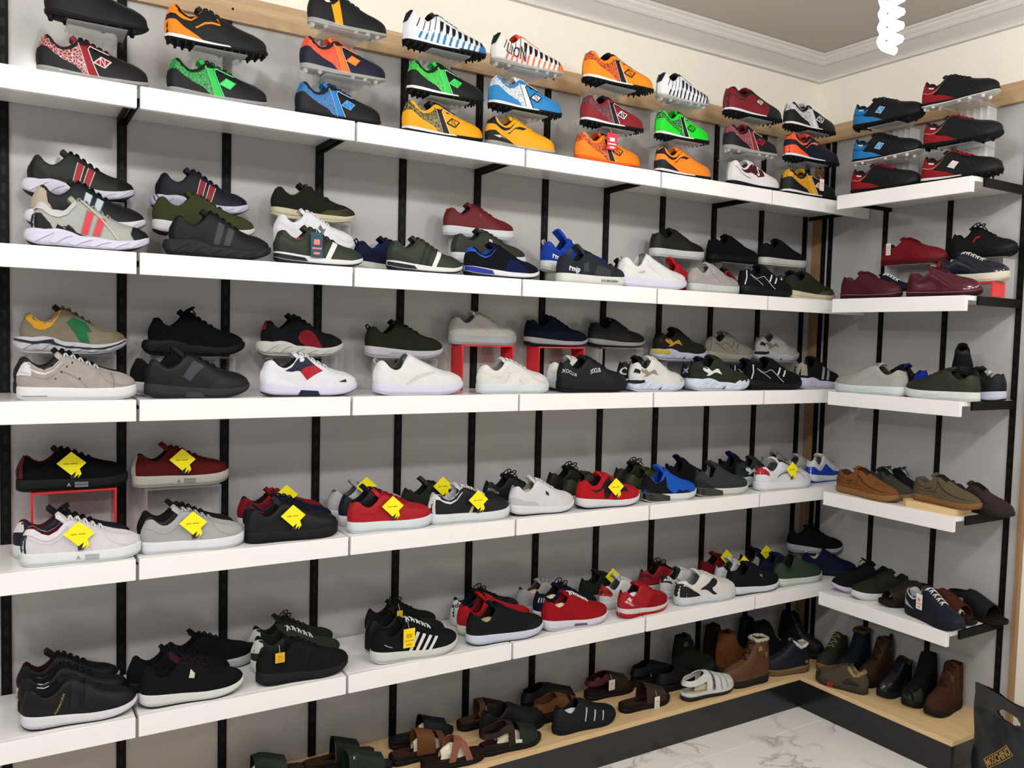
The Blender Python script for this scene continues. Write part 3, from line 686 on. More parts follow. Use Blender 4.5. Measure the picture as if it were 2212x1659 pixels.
def seams(B, c):
    B.p('seam', c, line([(.02, .62), (.12, .55), (.22, .52), (.32, .62), (.37, .8)], .004)); B.p('seam', c, line([(.34, .6), (.5, .34), (.58, 0)], .004)); B.p('seam', c, line([(.66, .9), (.72, .5), (.84, .25), (.95, .2)], .004))
def collar(B, c): B.p('collar', c, [(0, .78), (0, 1), (.2, 1), (.36, 1), (.36, .86), (.28, .78), (.2, .74), (.1, .74)])
# ------------------------------------------------------------------ placing shoes from the photograph
COUNT = [0]; SHOES = []
NAMES = dict(runner='running_shoe', chunky='chunky_sneaker', court='court_sneaker', jogger='jogger_sneaker', cleat='football_boot', slip='slip_on_sneaker', derby='derby_shoe', boat='boat_shoe', boot='lace_up_boot', mid='ankle_boot', sandal='sandal')
CATS = dict(cleat='football boot', derby='dress shoe', boat='boat shoe', boot='boot', mid='boot', sandal='sandal')
def where(wall, row, d, uh, ut, prof, yaw=0, lev=None, L=None, lift=0):
    z = ZS[row]+lift
    if lev is not None: z = float((on_y(lev[0], lev[1], -(d+.045)) if wall == 'L' else on_x(lev[0], lev[1], -(d+.045)))[2])
    um = uh if ut is None else ut if uh is None else (uh+ut)/2
    p0 = on_y(um, 830, -d) if wall == 'L' else on_x(um, 830, -d); t = p0[0] if wall == 'L' else -p0[1]
    Ln = L or .28; a = R(yaw)
    for it in range(12):
        S = Shoe(PROF[prof], Ln); ss = sgrid(12)
        Q = np.concatenate([S.sole(ss, .5, 1), S.sole(ss, .5, -1)]); Q[:, 2] += 0
        c, s_ = math.cos(a), math.sin(a); lx = Q[:, 0]*c-Q[:, 1]*s_; ly = Q[:, 0]*s_+Q[:, 1]*c
        W = np.stack([t+lx, -d+ly, z+Q[:, 2]], -1) if wall == 'L' else np.stack([-d+ly, -t-lx, z+Q[:, 2]], -1)
        u = pix(W)[0]; lo, hi = u.min(), u.max(); ppm = float((pix(W+np.array([.01, 0, 0] if wall == 'L' else [0, -.01, 0]))[0]-u).mean())/.01
        if uh is not None and ut is not None and L is None:
            Ln = min(.335, max(.2, Ln+((ut-uh)-(hi-lo))/ppm*.8)); t += ((uh+ut)/2-(lo+hi)/2)/ppm*.8
        elif uh is not None and ut is not None: t += ((uh+ut)/2-(lo+hi)/2)/ppm*.8
        elif ut is None: t += (uh-lo)/ppm*.8
        else: t += (ut-hi)/ppm*.8
    rz = a if wall == 'L' else a-math.pi/2
    loc = (t, -d, z) if wall == 'L' else (-d, -t, z)
    return loc, rz, Ln, z
def shoe(prof, wr_, d, uh, ut, label, c, des=(), yaw=0, flip=False, lev=None, L=None, k='leather', riser=None, laces=5, name=None, tag_=None, group=None, lift=0, tl=.016, closed=False,
         clear=False, studs=None, stuff=None, bow=False, pull=None, midk='rubber', tilt=0, roll=0, riser_d=None):
    wall, row = wr_[0], int(wr_[1]); c = dict(dict(main=BK, mid=WH, out='#1b1b1d', lin='#232327', ton=None, lace=None), **c)
    loc, rz, Ln, z = where(wall, row, d, uh, ut, prof, yaw, lev, L, lift)
    if flip: rz += math.pi
    nm = name or NAMES[prof]; root = empty(nm, loc, rz); root.rotation_euler = (R(roll), R(tilt), rz)
    tag(root, label, CATS.get(prof, 'sneaker'), group)
    B = Build(prof, Ln, root, 1 if flip else -1); B.opt = dict(tl=tl); B.c = c
    if prof == 'sandal': sandal_body(B, c)
    else:
        B.soles(c['mid'], c['out'], midk, clear, CLEARSOLE if clear else None)
        B.upper(c['main'], c['lin'], c['ton'] or c['main'], k, closed)
        if laces and not closed: B.laces(c['lace'] or c['main'], laces, bow)
    if prof == 'chunky':
        B.sp('sole_rib', c['mid'], [[(.02+.15*i, .28), (.07+.15*i, .62+.1*(i % 2)), (.17+.15*i, .86), (.21+.15*i, .80), (.13+.15*i, .52), (.07+.15*i, .22)] for i in range(6)], off=.0032)
    if studs: B.studs(c['out'], studs, CLEARSOLE if clear else None)
    for f in des: f(B)
    if stuff: B.stuffing(stuff if isinstance(stuff, str) else '#e6e0d2')
    if pull: B.pulltab(pull)
    if tag_: B.hangtag(*tag_)
    if riser: make_riser(wall, row, loc, riser_d or d, z, Ln, riser)
    SHOES.append((label, Ln, loc)); return root
RIS = [0]
def make_riser(wall, row, loc, d, z, Ln, riser):
    col, label = riser; h = z-ZS[row]; w = .215 if 'behind' not in label and 'in the corner' not in label else .09; dp = .085; th = .006
    if h < .02: return
    if wall == 'L': o = empty('display_riser', (loc[0], -d, ZS[row]))
    else: o = empty('display_riser', (-d, loc[1], ZS[row]), -math.pi/2)
    m = REDAC if col == 'red' else CLEAR
    tag(o, label, 'riser', 'clear acrylic risers' if col == 'clear' else 'red acrylic risers')
    MB().bbox(-w/2, w/2, -dp/2, dp/2, h-th-.0005, h-.0005, .0008).out('top_plate', m, o)
    for x in (-w/2, w/2-th): MB().bbox(x, x+th, -dp/2, dp/2, 0.0003, h-th-.0006, .0008).out('leg_panel', m, o)
def sandal_body(B, c):
    S = B.S; ss = sgrid(22); B.soles(c['mid'], c['out'])
    mb = MB(); G = []
    for s in ss[1:-1]:
        q = S.sole(np.array([s]), 1.0, 1)[0]; w = float(S.hw(s))*.93; t = np.array([-1, -.8, -.4, 0, .4, .8, 1]); dish = .005*np.sin(math.pi*min(1, s*1.1))
        G.append(np.stack([np.full(7, q[0]*.97), w*t+float(S.cl(s)), np.full(7, q[2])+.004-dish*(1-t*t)-.003*(np.abs(t) > .9)], -1))
    mb.grid(G, True); mb.out('footbed', mat(c['lin'], 'leather'), B.root, True)
# ------------------------------------------------------------------ top row: football boots on clear towers
FB = lambda **k: dict(dict(lin='#1c1c1e', out='#131315'), **k)
def fb(w, d, uh, ut, label, c, des, lev=None, sole='fg', yaw=0, laces=5, **k):
    """sole: fg = moulded studs, tf = turf nubs with white midsole band"""
    clear = k.pop('clear', False)
    if sole == 'tf': des = list(des)+[lambda B: B.sp('midsole_band', c.get('band', '#e6e6e8'), [(0, .42), (0, 1.0), (.3, 1.0), (.58, .95), (.60, .55), (.3, .40), (.1, .38)])]
    return shoe('cleat', w, d, uh, ut, label, c, des, lev=lev, studs=sole, laces=laces, yaw=yaw, clear=clear, tl=.014, group='football boots on the top shelf', **k)
dF = .265
S1 = []
def st(*a, **k): o = fb(*a, **k); S1.append((a[0], a[1], o, k.get('lev'))); return o
# A
st('L1', dF, 95, 322, 'black studded football boot cut off by the top of the picture at far left', FB(main='#131315', mid='#131315', lace='#131315'), [], lev=(208, 50))
st('L1', dF, 78, 323, 'dark red and black football boot with white web print on the far left shelf', FB(main='#1b191b', mid='#5a1a20', ton='#7c1620', lace='#17171a'),
   [lambda B: N1(B, '#1a181a', '#8c1822', '#d9c7c8', '#971c26', '#e3d6d6', '#d8c9ca', '#9c2430')], clear=True)
# B
st('L1', dF, 355, 579, 'black turf football shoe with orange heel above the green one', FB(main='#191a1a', mid='#191a1a', ton='#191a1a', lace='#191a1a'),
   [lambda B: B.p('heel_counter', '#ef8a1c', [(0, 0), (0, .5), (.08, .52), (.2, .36), (.36, 0)]), lambda B: B.p('collar_band', '#ef8a1c', [(0, .7), (0, 1), (.34, 1), (.22, .78), (.1, .68)]),
    lambda B: B.p('bolt', '#ef8a1c', line([(.26, .50), (.50, .68), (.47, .84)], .016))], lev=(465, 104), sole='tf')
st('L1', dF, 360, 579, 'green and black football boot with pale green sole on the second top shelf', FB(main='#1b1b1d', mid='#4fae6c', ton='#27b04a', lace='#17171a'),
   [lambda B: N1(B, '#19191b', '#22a845', '#0e3c1c', '#2cc552', '#7fe098', '#37d15e', '#5ce07c')], clear=True)
# C
st('L1', dF, 663, 836, 'black and yellow football boot cut off by the top edge above orange and navy', FB(main='#1c1c1e', mid='#b8b6a8', lace='#1c1c1e'),
   [lambda B: B.p('side_band', '#e2a51c', [(.24, 1), (.34, 1), (.40, 0), (.30, 0)])], lev=(750, 64), clear=True)
st('L1', dF, 647, 834, 'navy football boot with bright orange heel and web print', FB(main='#1d2034', mid='#c9a79a', ton='#f0672a', lace='#ee6428'),
   [lambda B: N1(B, '#1b1d30', '#f0562a', '#c63d18', '#f2762e', '#f6b48c', '#f2762e', '#f79a52')], lev=(740, 163), clear=True)
st('L1', dF, 637, 823, 'blue and black studded football boot at the end of the second top shelf', FB(main='#18191b', mid='#18191b', ton='#2a70b4', lace='#1b2c44'),
   [lambda B: N1(B, '#17181a', '#2b74b8', '#1d4c7e', '#2f80c8', '#b8d0e4', '#5b9fd8', '#2f80c8')])
# D
st('L1', dF, 869, 1049, 'white and blue zebra striped turf boot with black sole, topmost of its tower', FB(main='#e6eaee', mid='#141517', ton='#17181a', lace='#17181a'),
   [lambda B: zebra(B, '#17181c', '#2f7fb8', '#2c7fc0')], lev=(960, 107), sole='fgx' if False else 'tf', )
st('L1', dF, 878, 1044, 'green and black turf shoe with white midsole between zebra and yellow boots', FB(main='#171819', mid='#171819', ton='#35c24f', lace='#17181a'),
   [lambda B: N1(B, '#161718', '#3bcf46', '#1f8c30', '#3ad05a', '#a8e8b0', '#46d867', '#35b852')], lev=(958, 209), sole='tf')
st('L1', dF, 868, 1042, 'yellow and black turf shoe with web printed heel on the third top shelf', FB(main='#f0a81e', mid='#171819', ton='#1d1d1f', lace='#1d1d1f'),
   [lambda B: N1(B, '#f0a81e', '#1f1e18', '#a8923a', '#242224', '#efe0b0', '#1e1e20', '#f0a81e')], sole='tf')
# E
st('L1', dF, 1060, 1216, 'white football boot with orange and black zebra stripes and lettering', FB(main='#f0ebe6', mid='#d8a48c', ton='#e8442a', lace='#f08a3a'),
   [lambda B: zebra(B, '#1c1e24', '#ee7a5a', '#f08a2a'), lambda B: B.text('LION', '#2c1a1c', .27, .46, .036, -.2, bold=False)], lev=(1138, 148), clear=True)
st('L1', dF, 1055, 1213, 'sky blue turf shoe with white web printed heel and white band', FB(main='#2f86c6', mid='#17181a', ton='#f0f0f2', lace='#e8e8ea'),
   [lambda B: N1(B, '#2f86c6', '#e9edf0', '#9aa8b2', '#f0f0f2', '#1c1c20', '#1c1c20', '#f0f0f2')], lev=(1133, 240), sole='tf')
st('L1', dF, 1048, 1198, 'golden yellow football boot with plain black collar and black heel', FB(main='#f2ab1c', mid='#d8cfae', ton='#f2ab1c', lace='#caa02c'), [lambda B: N2(B, '#1a1a1b', '#1a1a1b'), lambda B: B.p('bolt', '#e8d8a8', [(.06, .24), (.13, .36), (.22, .26), (.15, .30), (.13, .22)])], clear=True)
# F
st('L1', dF, 1257, 1412, 'orange turf shoe with black web print, topmost above the maroon one', FB(main='#f6921e', mid='#161618', ton='#1b1b1d', lace='#1b1b1d'),
   [lambda B: N1(B, '#f6921e', '#f2641e', '#2a1c18', '#1b1b1d', '#f0e8e0', '#1b1b1d', '#f6921e')], lev=(1335, 185), sole='tf')
st('L1', dF, 1253, 1390, 'maroon turf shoe with black band between two orange ones', FB(main='#8c1f2a', mid='#161618', ton='#1b1b1d', lace='#1b1b1d'),
   [lambda B: N1(B, '#86202a', '#3a1c20', '#93505a', '#1c1b1d', '#e8dede', '#e8dede', '#201c20')], lev=(1320, 274), sole='tf')
st('L1', dF, 1240, 1383, 'all orange football boot with a red paper tag on the fourth top shelf', FB(main='#f6881c', mid='#ee6a1e', out='#ee6a1e', ton='#f05a22', lace='#1b1b1d'),
   [lambda B: N1(B, '#f6881c', '#f2641e', '#2a1c18', '#1b1b1d', '#f2cfae', '#1b1b1d', '#f6881c')], tag_=((.045, .06, '#d8323c', '#f0e6e4'), .44, .75))
# G
st('L1', dF, 1416, 1532, 'white football boot with fine black zebra stripes and clear sole', FB(main='#e9ebf0', mid='#c8ccd4', ton='#1b1c20', lace='#1b1c20'), [lambda B: zebra(B, '#1b1c24', '#2a2c3c', '#8fa4cc')], lev=(1472, 219), clear=True)
st('L1', dF, 1413, 1532, 'bright neon green turf shoe with black web print', FB(main='#1fdb2a', mid='#141516', ton='#18b826', lace='#161718'),
   [lambda B: N1(B, '#1fdb2a', '#1c2a1e', '#3fd858', '#17181a', '#e4f0e4', '#17181a', '#1fdb2a')], lev=(1472, 301), sole='tf')
st('L1', dF, 1412, 1536, 'orange turf shoe with plain black collar at the foot of its tower', FB(main='#f68c28', mid='#151517', ton='#f68c28', lace='#e07a20'), [lambda B: N2(B, '#18181a', '#18181a')], sole='tf')
# H
st('L1', dF, 1560, 1690, 'maroon turf shoe with black toe and hanging red lace, topmost of its tower', FB(main='#1f2022', mid='#151517', ton='#7c1f2a', lace='#8c1f2a'),
   [lambda B: B.p('rear_panel', '#7c1f2a', [(0, 0), (0, 1), (.64, 1), (.66, .5), (.60, 0)]), lambda B: B.p('heel_line', '#2a2022', line([(0, .62), (.14, .6), (.3, .9)], .012)), lambda B: diamond(B, '#1a1a1c', '#cfc4c4', .5, .62)], lev=(1625, 252), sole='tf')
st('L1', dF, 1560, 1680, 'black football boot with maroon web printed heel and hanging black lace', FB(main='#19191b', mid='#b09a9c', ton='#8c1f2a', lace='#17171a'),
   [lambda B: N1(B, '#19191b', '#7c1f28', '#a8707a', '#8e1f2a', '#e8dede', '#b4202e', '#201c20')], lev=(1620, 330), clear=True)
st('L1', dF, 1567, 1684, 'white turf shoe with maroon panel and white S logo', FB(main='#eae6e6', mid='#17181a', ton='#eae6e6', lace='#e4e0e0', band='#17181a'),
   [lambda B: B.p('side_panel', '#4a1a22', [(.12, .82), (.3, .9), (.58, .96), (.60, .6), (.48, .42), (.34, .55)]), lambda B: B.text('S', '#f0ecec', .48, .68, .030), lambda B: B.p('dashes', '#5a2a30', line([(.04, .72), (.16, .58), (.34, .3)], .006))], sole='tf')
# I
st('L1', dF, 1690, 1806, 'black turf shoe with white web print and white side band', FB(main='#19191b', mid='#17181a', ton='#e8e8ea', lace='#e8e8ea'),
   [lambda B: N1(B, '#19191b', '#e6e6e8', '#7c7c84', '#ecebee', '#e8dede', '#ecebee', '#3a1c26')], lev=(1748, 280), sole='tf')
st('L1', dF, 1685, 1818, 'navy turf shoe with fluorescent orange collar and heel', FB(main='#191f30', mid='#191c26', ton='#ff6a3c', lace='#ff7a4a'), [lambda B: N2(B, '#ff6233', '#ff7a4a')], lev=(1752, 349), sole='tf')
st('L1', dF, 1683, 1807, 'yellow and black turf shoe with white tag in the corner tower', FB(main='#19191b', mid='#17181a', ton='#eaa61e', lace='#19191b'),
   [lambda B: N1(B, '#19191b', '#eaa61e', '#b67a14', '#eaa61e', '#e8e0d0', '#e8e0e0', '#eaa61e')], sole='tf', tag_=((.026, .05, '#f0e4e2', '#d8b8b4'), .56, .55))
# right wall
for (uh, ut, lev, lb, a, soles, lace, logo) in (
    (1843, 1998, (1918, 264), 'black studded football boot with blue heel and blue logo, topmost of its tower', '#2a7fc0', '#131315', '#16262c', 1),
    (1842, 1994, (1917, 342), 'black football boot with blue heel and white studs', '#2a7fc0', '#dcd8d6', '#141416', 1),
    (1838, 1991, None, 'black football boot with red heel at the foot of the tower nearest the corner', '#8c1a24', '#131315', '#a81f2a', 0)):
    st('R1', .285, uh, ut, lb, FB(main='#191b1d', mid='#151517', out=soles, ton='#191b1d', lace=lace), [lambda B, a=a, logo=logo: N3(B, a, '#1a1a1c' if a[1] == '2' else '#c8a070', '#9fd0ee' if logo else None, '#4f9fd4')], lev=lev)
for (uh, ut, lev, lb, soles, lace, tf, logo) in (
    (1992, 2161, (2075, 217), 'black and red football boot with white studs, topmost at the far right', '#dcd8d6', '#17181a', 'fg', 0),
    (1995, 2168, (2080, 307), 'black and red football boot with black studs and red laces, middle at the far right', '#131315', '#8c1f2a', 'fg', 0),
    (1991, 2168, None, 'black and red turf shoe with white heel band and white logo at the far right', '#131315', '#a81f2a', 'tf', 1)):
    st('R1', .285, uh, ut, lb, FB(main='#191b1d', mid='#151517', out=soles, ton='#191b1d', lace=lace), [lambda B, logo=logo: N3(B, '#8c1a24', '#c8a070', '#f0e4e4' if logo else None, '#e8c8c8')], lev=lev, sole=tf)
# clear towers behind the boots
tower_names = ['far left black and red boots', 'orange heeled and green boots', 'orange, navy and blue boots', 'blue zebra, green and yellow boots', 'orange zebra, sky blue and golden boots', 'orange and maroon boots',
               'black zebra, neon green and orange boots', 'maroon and white boots', 'corner black, orange and yellow boots', 'blue heeled boots on the right wall', 'black and red boots at the far right']
stacks = []
for w, d_, o, lev in S1:
    if not stacks or stacks[-1][-1][3] is None: stacks.append([])
    stacks[-1].append((w, d_, o, lev))
for i, s in enumerate(stacks):
    w = s[0][0]; cx = sum(q[2].location.x if w[0] == 'L' else q[2].location.y for q in s)/len(s); zt = [q[2].location.z for q in s if q[3] is not None]
    d0 = .150 if w[0] == 'L' else .165
    t = empty('acrylic_tower', (cx, -d0, ZS[1]) if w[0] == 'L' else (-d0, cx, ZS[1]), 0 if w[0] == 'L' else -math.pi/2)
    tag(t, 'clear acrylic display tower holding the %s' % tower_names[i], 'display stand', 'clear acrylic towers on the top shelf')
    h = max(zt)-ZS[1]
    for x in (-.052, -.026, 0, .026, .052): MB().box(x-.0014, x+.0014, -.045, .02, .0005, h-.006).out('rib', CLEAR, t)
    MB().bbox(-.062, .062, -.05, .03, 0.0003, .004, .0006).out('foot_plate', CLEAR, t) if False else None
    for z in zt:
        MB().bbox(-.070, .070, -.155, -.046, z-ZS[1]-.0045, z-ZS[1]-.0005, .0006).out('shelf_plate', CLEAR, t)
        MB().bbox(-.060, .060, -.050, .022, z-ZS[1]-.0045, z-ZS[1]-.0005, .0006).out('cross_plate', CLEAR, t)
# ------------------------------------------------------------------ second row
G2 = 'sneakers on the second row'; G3 = 'sneakers on the third row'; G4 = 'sneakers on the fourth row'; G5 = 'shoes on the lowest row'
dB, dM, dFr = .075, .168, .268
CR = lambda t: ('clear', 'clear acrylic riser under the %s' % t)
RR = lambda t: ('red', 'red acrylic riser under the %s' % t)
def adi(B, heel, st_, edge, toe=None, zig=BK):
    counter(B, heel, .17, .62)
    B.p('zigzag', zig, [(.18, .0), (.20, .36), (.26, .12), (.29, .34), (.36, .10), (.50, .02), (.5, 0)])
    bars(B, st_, (.40, .50), .055, .055, .10, .80, edge)
    if toe: toecap(B, toe, .83)
shoe('chunky', 'L2', dB, 44, 291, 'dark green chunky sneaker with two red stripes and white sole on riser', dict(main='#23271f', mid='#d9d6e6', lace='#16180f', lin='#1c1e18'), [lambda B: adi(B, '#16170f', '#a52c36', '#cfc6c0', '#141510', '#101210')], lev=(165, 428), riser=CR('dark green red striped sneaker'), group=G2)
shoe('chunky', 'L2', dM, 52, 316, 'black chunky sneaker with white and blue stripes between green and grey ones', dict(main='#17181b', mid='#e4e2ea', lace='#141416', lin='#17181a'), [lambda B: heeltab(B, '#b9ac97', .3, .12), lambda B: adi(B, '#b9ac97', '#c8d2d8', '#2b5f9a', None)], lev=(190, 497), riser=CR('black sneaker with white and blue stripes'), group=G2)
shoe('chunky', 'L2', dFr, 50, 323, 'light grey chunky sneaker with two coral red stripes and black toe', dict(main='#a9aca6', mid='#d9d4e8', lace='#9a9ca0', lin='#c4c4c2', ton='#b8b59c'), [lambda B: adi(B, '#17181a', '#d0434c', '#8f8f8a', '#18191a'), lambda B: B.p('overlay', '#c3c1a6', line([(.40, .98), (.56, .78), (.66, .45), (.72, .1)], .016)), lambda B: collar(B, '#c9cac8')], group=G2)
shoe('chunky', 'L2', dB, 322, 538, 'navy chunky sneaker with two dark red stripes on riser', dict(main='#161a26', mid='#cfcbe2', lace='#10131c', lin='#171a22'), [lambda B: adi(B, '#131620', '#8e2530', '#cfc6c0', None, '#0e1017')], lev=(430, 460), riser=CR('navy red striped sneaker'), group=G2)
shoe('runner', 'L2', dM, 328, 551, 'plain olive green runner with white sole behind the all black one', dict(main='#3c4028', mid='#dedce0', lace='#3a3d2a', lin='#2c2e20'), [], k='mesh', lev=(440, 511), riser=CR('plain olive runner'), pull='#3a3d28', group=G2)
shoe('chunky', 'L2', dFr, 350, 585, 'all black chunky sneaker with two dark grey stripes', dict(main='#141518', mid='#26282c', out='#141518', lace='#101114', lin='#141518'), [lambda B: adi(B, '#0f1013', '#3c3f44', '#24262a', None, '#0c0d10')], group=G2)
shoe('jogger', 'L2', dB, 584, 768, 'olive and black jogger with cream sole and tan heel lining', dict(main='#1f2119', mid='#cfc6a8', out='#cfc6a8', lace='#23251c', lin='#c9b9a0'), [lambda B: mudguard(B, '#46472f'), lambda B: B.p('toe_cap', '#2c2d1f', [(.72, 0), (.78, .42), (.88, .8), (.93, 1), (1, 1), (1, 0)])], k='mesh', lev=(680, 476), riser=CR('olive and black cream soled jogger'), group=G2)
shoe('runner', 'L2', dM, 590, 766, 'all white leather sneaker with a small grey emblem behind the tagged green one', dict(main='#e8e6ec', mid='#e8e6ec', out='#d8d6dc', lace='#e8e6ec', lin='#d0ced4'), [lambda B: seams(B, '#cfcdd6'), lambda B: B.p('logo_mark', '#6a6c78', [(.50, .55), (.53, .75), (.56, .6), (.6, .72), (.56, .42)])], lev=(680, 540), riser=CR('all white emblem sneaker'), group=G2)
def dun(B):
    B.p('heel_counter', '#272c24', [(0, 0), (0, .55), (.1, .5), (.26, .28), (.34, 0)]); collar(B, '#2b2d2b')
    bars(B, '#1d211d', (.36, .43), .04, .10, .05, .92); bars(B, '#e6e5e6', (.52,), .055, .10, .0, .92)
    B.sp('heel_wedge', '#26292a', [(0, .35), (0, .8), (.3, .75), (.34, .4)])
shoe('jogger', 'L2', dFr, 590, 784, 'dark green jogger with white stripe and a blue swing tag', dict(main='#2f372a', mid='#e6e5e6', out='#1b1d1e', lace='#2b3127', lin='#222621'), [dun, lambda B: B.p('lining_label', '#a82838', [(.19, .9), (.19, 1), (.25, 1), (.25, .9)])], tag_=((.036, .072, '#24465c', '#c97a70'), .42, .45), group=G2)
shoe('jogger', 'L2', dM, 762, None, 'navy blue jogger with pale sole half hidden behind a green white striped one', dict(main='#161d33', mid='#d5d8d3', out='#d5d8d3', lace='#161d33', lin='#1f3474'), [lambda B: B.p('logo_mark', '#9a2a30', [(.40, .45), (.42, .55), (.44, .45), (.42, .38)])], k='mesh', L=.285, pull='#10131c', group=G2)
shoe('jogger', 'L2', dFr, 835, 998, 'dark green jogger with white stripe and no tag', dict(main='#2f372a', mid='#e6e5e6', out='#1b1d1e', lace='#2b3127', lin='#222621'), [dun], group=G2)
shoe('court', 'L2', dB, 957, 1109, 'maroon court sneaker with thick white sole on riser', dict(main='#6b1f22', mid='#dce3e4', out='#dce3e4', lace='#6b1f22', lin='#1d1a1a', ton='#6b1f22'), [lambda B: seams(B, '#5a191c'), lambda B: B.p('logo_mark', '#8c5a50', [(.44, .62), (.45, .7), (.47, .66), (.46, .58)])], lev=(1033, 512), riser=CR('maroon white soled court sneaker'), group=G2)
shoe('court', 'L2', dM, 974, 1134, 'dark olive sneaker with a round silver stud behind the blue and black one', dict(main='#32342a', mid='#e0e2e6', out='#e0e2e6', lace='#2f3128', lin='#1f2834'), [lambda B: seams(B, '#26281f'), lambda B: B.p('logo_mark', '#d0d0d0', [(.44, .58), (.44, .72), (.48, .72), (.48, .58)])], lev=(1050, 570), riser=CR('dark olive silver studded sneaker'), group=G2)
shoe('jogger', 'L2', dFr, 1002, 1163, 'black and dark blue jogger with bright blue collar', dict(main='#12141b', mid='#e8e7ea', out='#15161a', lace='#12141b', lin='#2a55c0'), [lambda B: collar(B, '#2c56b8'), lambda B: B.p('side_panel', '#141c44', [(.46, 0), (.52, .6), (.64, .75), (.74, .5), (.8, 0)], 'mesh'), lambda B: B.sp('heel_wedge', '#2b3aa0', [(0, .35), (0, .95), (.3, .85), (.33, .4)])], k='mesh', group=G2)
rm = lambda B: (B.text('rmjp', '#e8e8ea', .17, .40, .026), B.p('label', '#3a3e48', [(.30, .22), (.30, .62), (.38, .6), (.38, .2)]))
shoe('slip', 'L2', dM, 1167, 1312, 'royal blue knit sneaker lettered rmjp with white pull tab', dict(main='#1c3f9e', mid='#dcdfd8', out='#dcdfd8', lin='#12286a', ton='#1d4cc0', lace='#1d4cc0'), [rm, lambda B: collar(B, '#1740a8'), lambda B: B.p('lace_loops', '#e8e8ea', [[(.40, .86), (.44, .86), (.44, .98), (.40, .98)], [(.48, .8), (.52, .8), (.52, .94), (.48, .94)]])], k='mesh', lev=(1240, 588), riser=CR('royal blue lettered sneaker'), pull='#e2e2da', tl=.045, laces=0, group=G2)
shoe('court', 'L2', dFr, 1201, 1351, 'charcoal knit sneaker lettered rmjp with thick white sole', dict(main='#272b31', mid='#dfe1da', out='#dfe1da', lin='#1e2024', ton='#3a3b40', lace='#1c1f22'), [rm, lambda B: B.p('ribbed_panel', '#3b3b3f', [(.44, .0), (.5, .55), (.58, .62), (.70, .5), (.66, 0)], 'cloth'), lambda B: B.text('EXUMODERN', '#5a5c58', .66, .48, .012, sole=True)], k='mesh', tl=.04, group=G2)
shoe('runner', 'L2', dM, 1303, 1393, 'black leather sneaker lettered CLUB on the heel behind the white slip on', dict(main='#17191b', mid='#1b1d1f', out='#141518', lace='#141416', lin='#17181a'), [lambda B: B.text('XOCLUB', '#d0d0d2', .12, .52, .013)], group=G2)
shoe('slip', 'L2', dFr, 1331, 1483, 'white slip on runner with pull loops beside the red and grey sneakers', dict(main='#e6e5e4', mid='#e0dcf0', out='#cfcbe0', lin='#c8c6c4'), [lambda B: seams(B, '#d2d0d0'), lambda B: B.p('label', '#c2c0c4', line([(.2, .5), (.3, .44)], .02))], closed=True, pull='#e6e5e4', group=G2)
shoe('court', 'L2', dB, 1402, 1521, 'dark olive court sneaker with white sole on riser above the red one', dict(main='#1e1f18', mid='#d8dad8', out='#d8dad8', lace='#1c1d17', lin='#181914'), [lambda B: seams(B, '#15160f')], lev=(1462, 556), riser=CR('dark olive white soled court sneaker'), group=G2)
shoe('slip', 'L2', dM, 1417, 1522, 'bright red sock like sneaker with raised tongue', dict(main='#b0222a', mid='#b8262e', out='#8c1a20', lin='#9c1c24', ton='#c4262e', lace='#a01c24'), [lambda B: B.p('overlay', '#cc2e2c', [(.24, .0), (.34, .5), (.52, .62), (.46, .4), (.40, 0)])], k='mesh', tl=.035, pull='#a01c24', group=G2)
shoe('court', 'L2', dFr, 1482, 1597, 'light grey sneaker with cream sole and raised grey tongue', dict(main='#a3a09d', mid='#c9cdc8', out='#b9bdb8', lin='#8f8d8b', ton='#a9b0ae', lace='#b0aeac'), [lambda B: seams(B, '#8a8785'), lambda B: B.p('eyestay', '#a9b0ae', [(.33, 1), (.38, .6), (.44, .62), (.42, 1)])], k='suede', group=G2)
shoe('runner', 'L2', dM, 1532, 1612, 'red and black sneaker mostly hidden behind light grey and black ones', dict(main='#b8222a', mid='#cfd2d2', out='#1a1a1c', lin='#151517', ton='#1a1a1c', lace='#1a1a1c'), [lambda B: B.p('overlay', '#1a1a1c', [(.3, .5), (.36, .95), (.5, .8), (.44, .4)]), toecap_ if False else (lambda B: toecap(B, '#1a1a1c'))], k='mesh', group=G2)
shoe('court', 'L2', dB, 1524, 1638, 'all black chunky court sneaker on riser', dict(main='#111113', mid='#121214', out='#101012', lace='#101012', lin='#101012'), [], lev=(1580, 567), k='suede', riser=CR('all black chunky court sneaker'), group=G2)
def blk_lines(B, c='#d8d8da'):
    B.p('piping', c, line([(.03, .92), (.045, .5), (.03, .1)], .010)); B.p('piping', c, line([(.08, .74), (.22, .62), (.33, .2)], .007)); B.p('piping', c, line([(.1, .76), (.3, .72), (.42, .4), (.55, .1)], .007))
    bars(B, c, (.44, .53), .025, .055, .38, .78)
shoe('runner', 'L2', dFr, 1592, 1712, 'black sneaker with fine white piping and two white strap marks', dict(main='#141517', mid='#16171a', out='#121315', lace='#141517', lin='#111214'), [blk_lines], k='suede', group=G2)
shoe('court', 'L2', dB, 1635, 1742, 'black court sneaker with cream sole on riser near the corner', dict(main='#15171a', mid='#d2d3c8', out='#d2d3c8', lace='#141517', lin='#121316'), [], lev=(1690, 574), k='mesh', riser=CR('black cream soled court sneaker'), group=G2)
shoe('runner', 'L2', dM, 1666, 1774, 'navy sneaker with orange swing tag near the corner', dict(main='#131722', mid='#c9cbc4', out='#c9cbc4', lace='#131722', lin='#10131a'), [], tag_=((.028, .055, '#d8622c', '#b84a1e'), .46, .7), k='patent', group=G2)
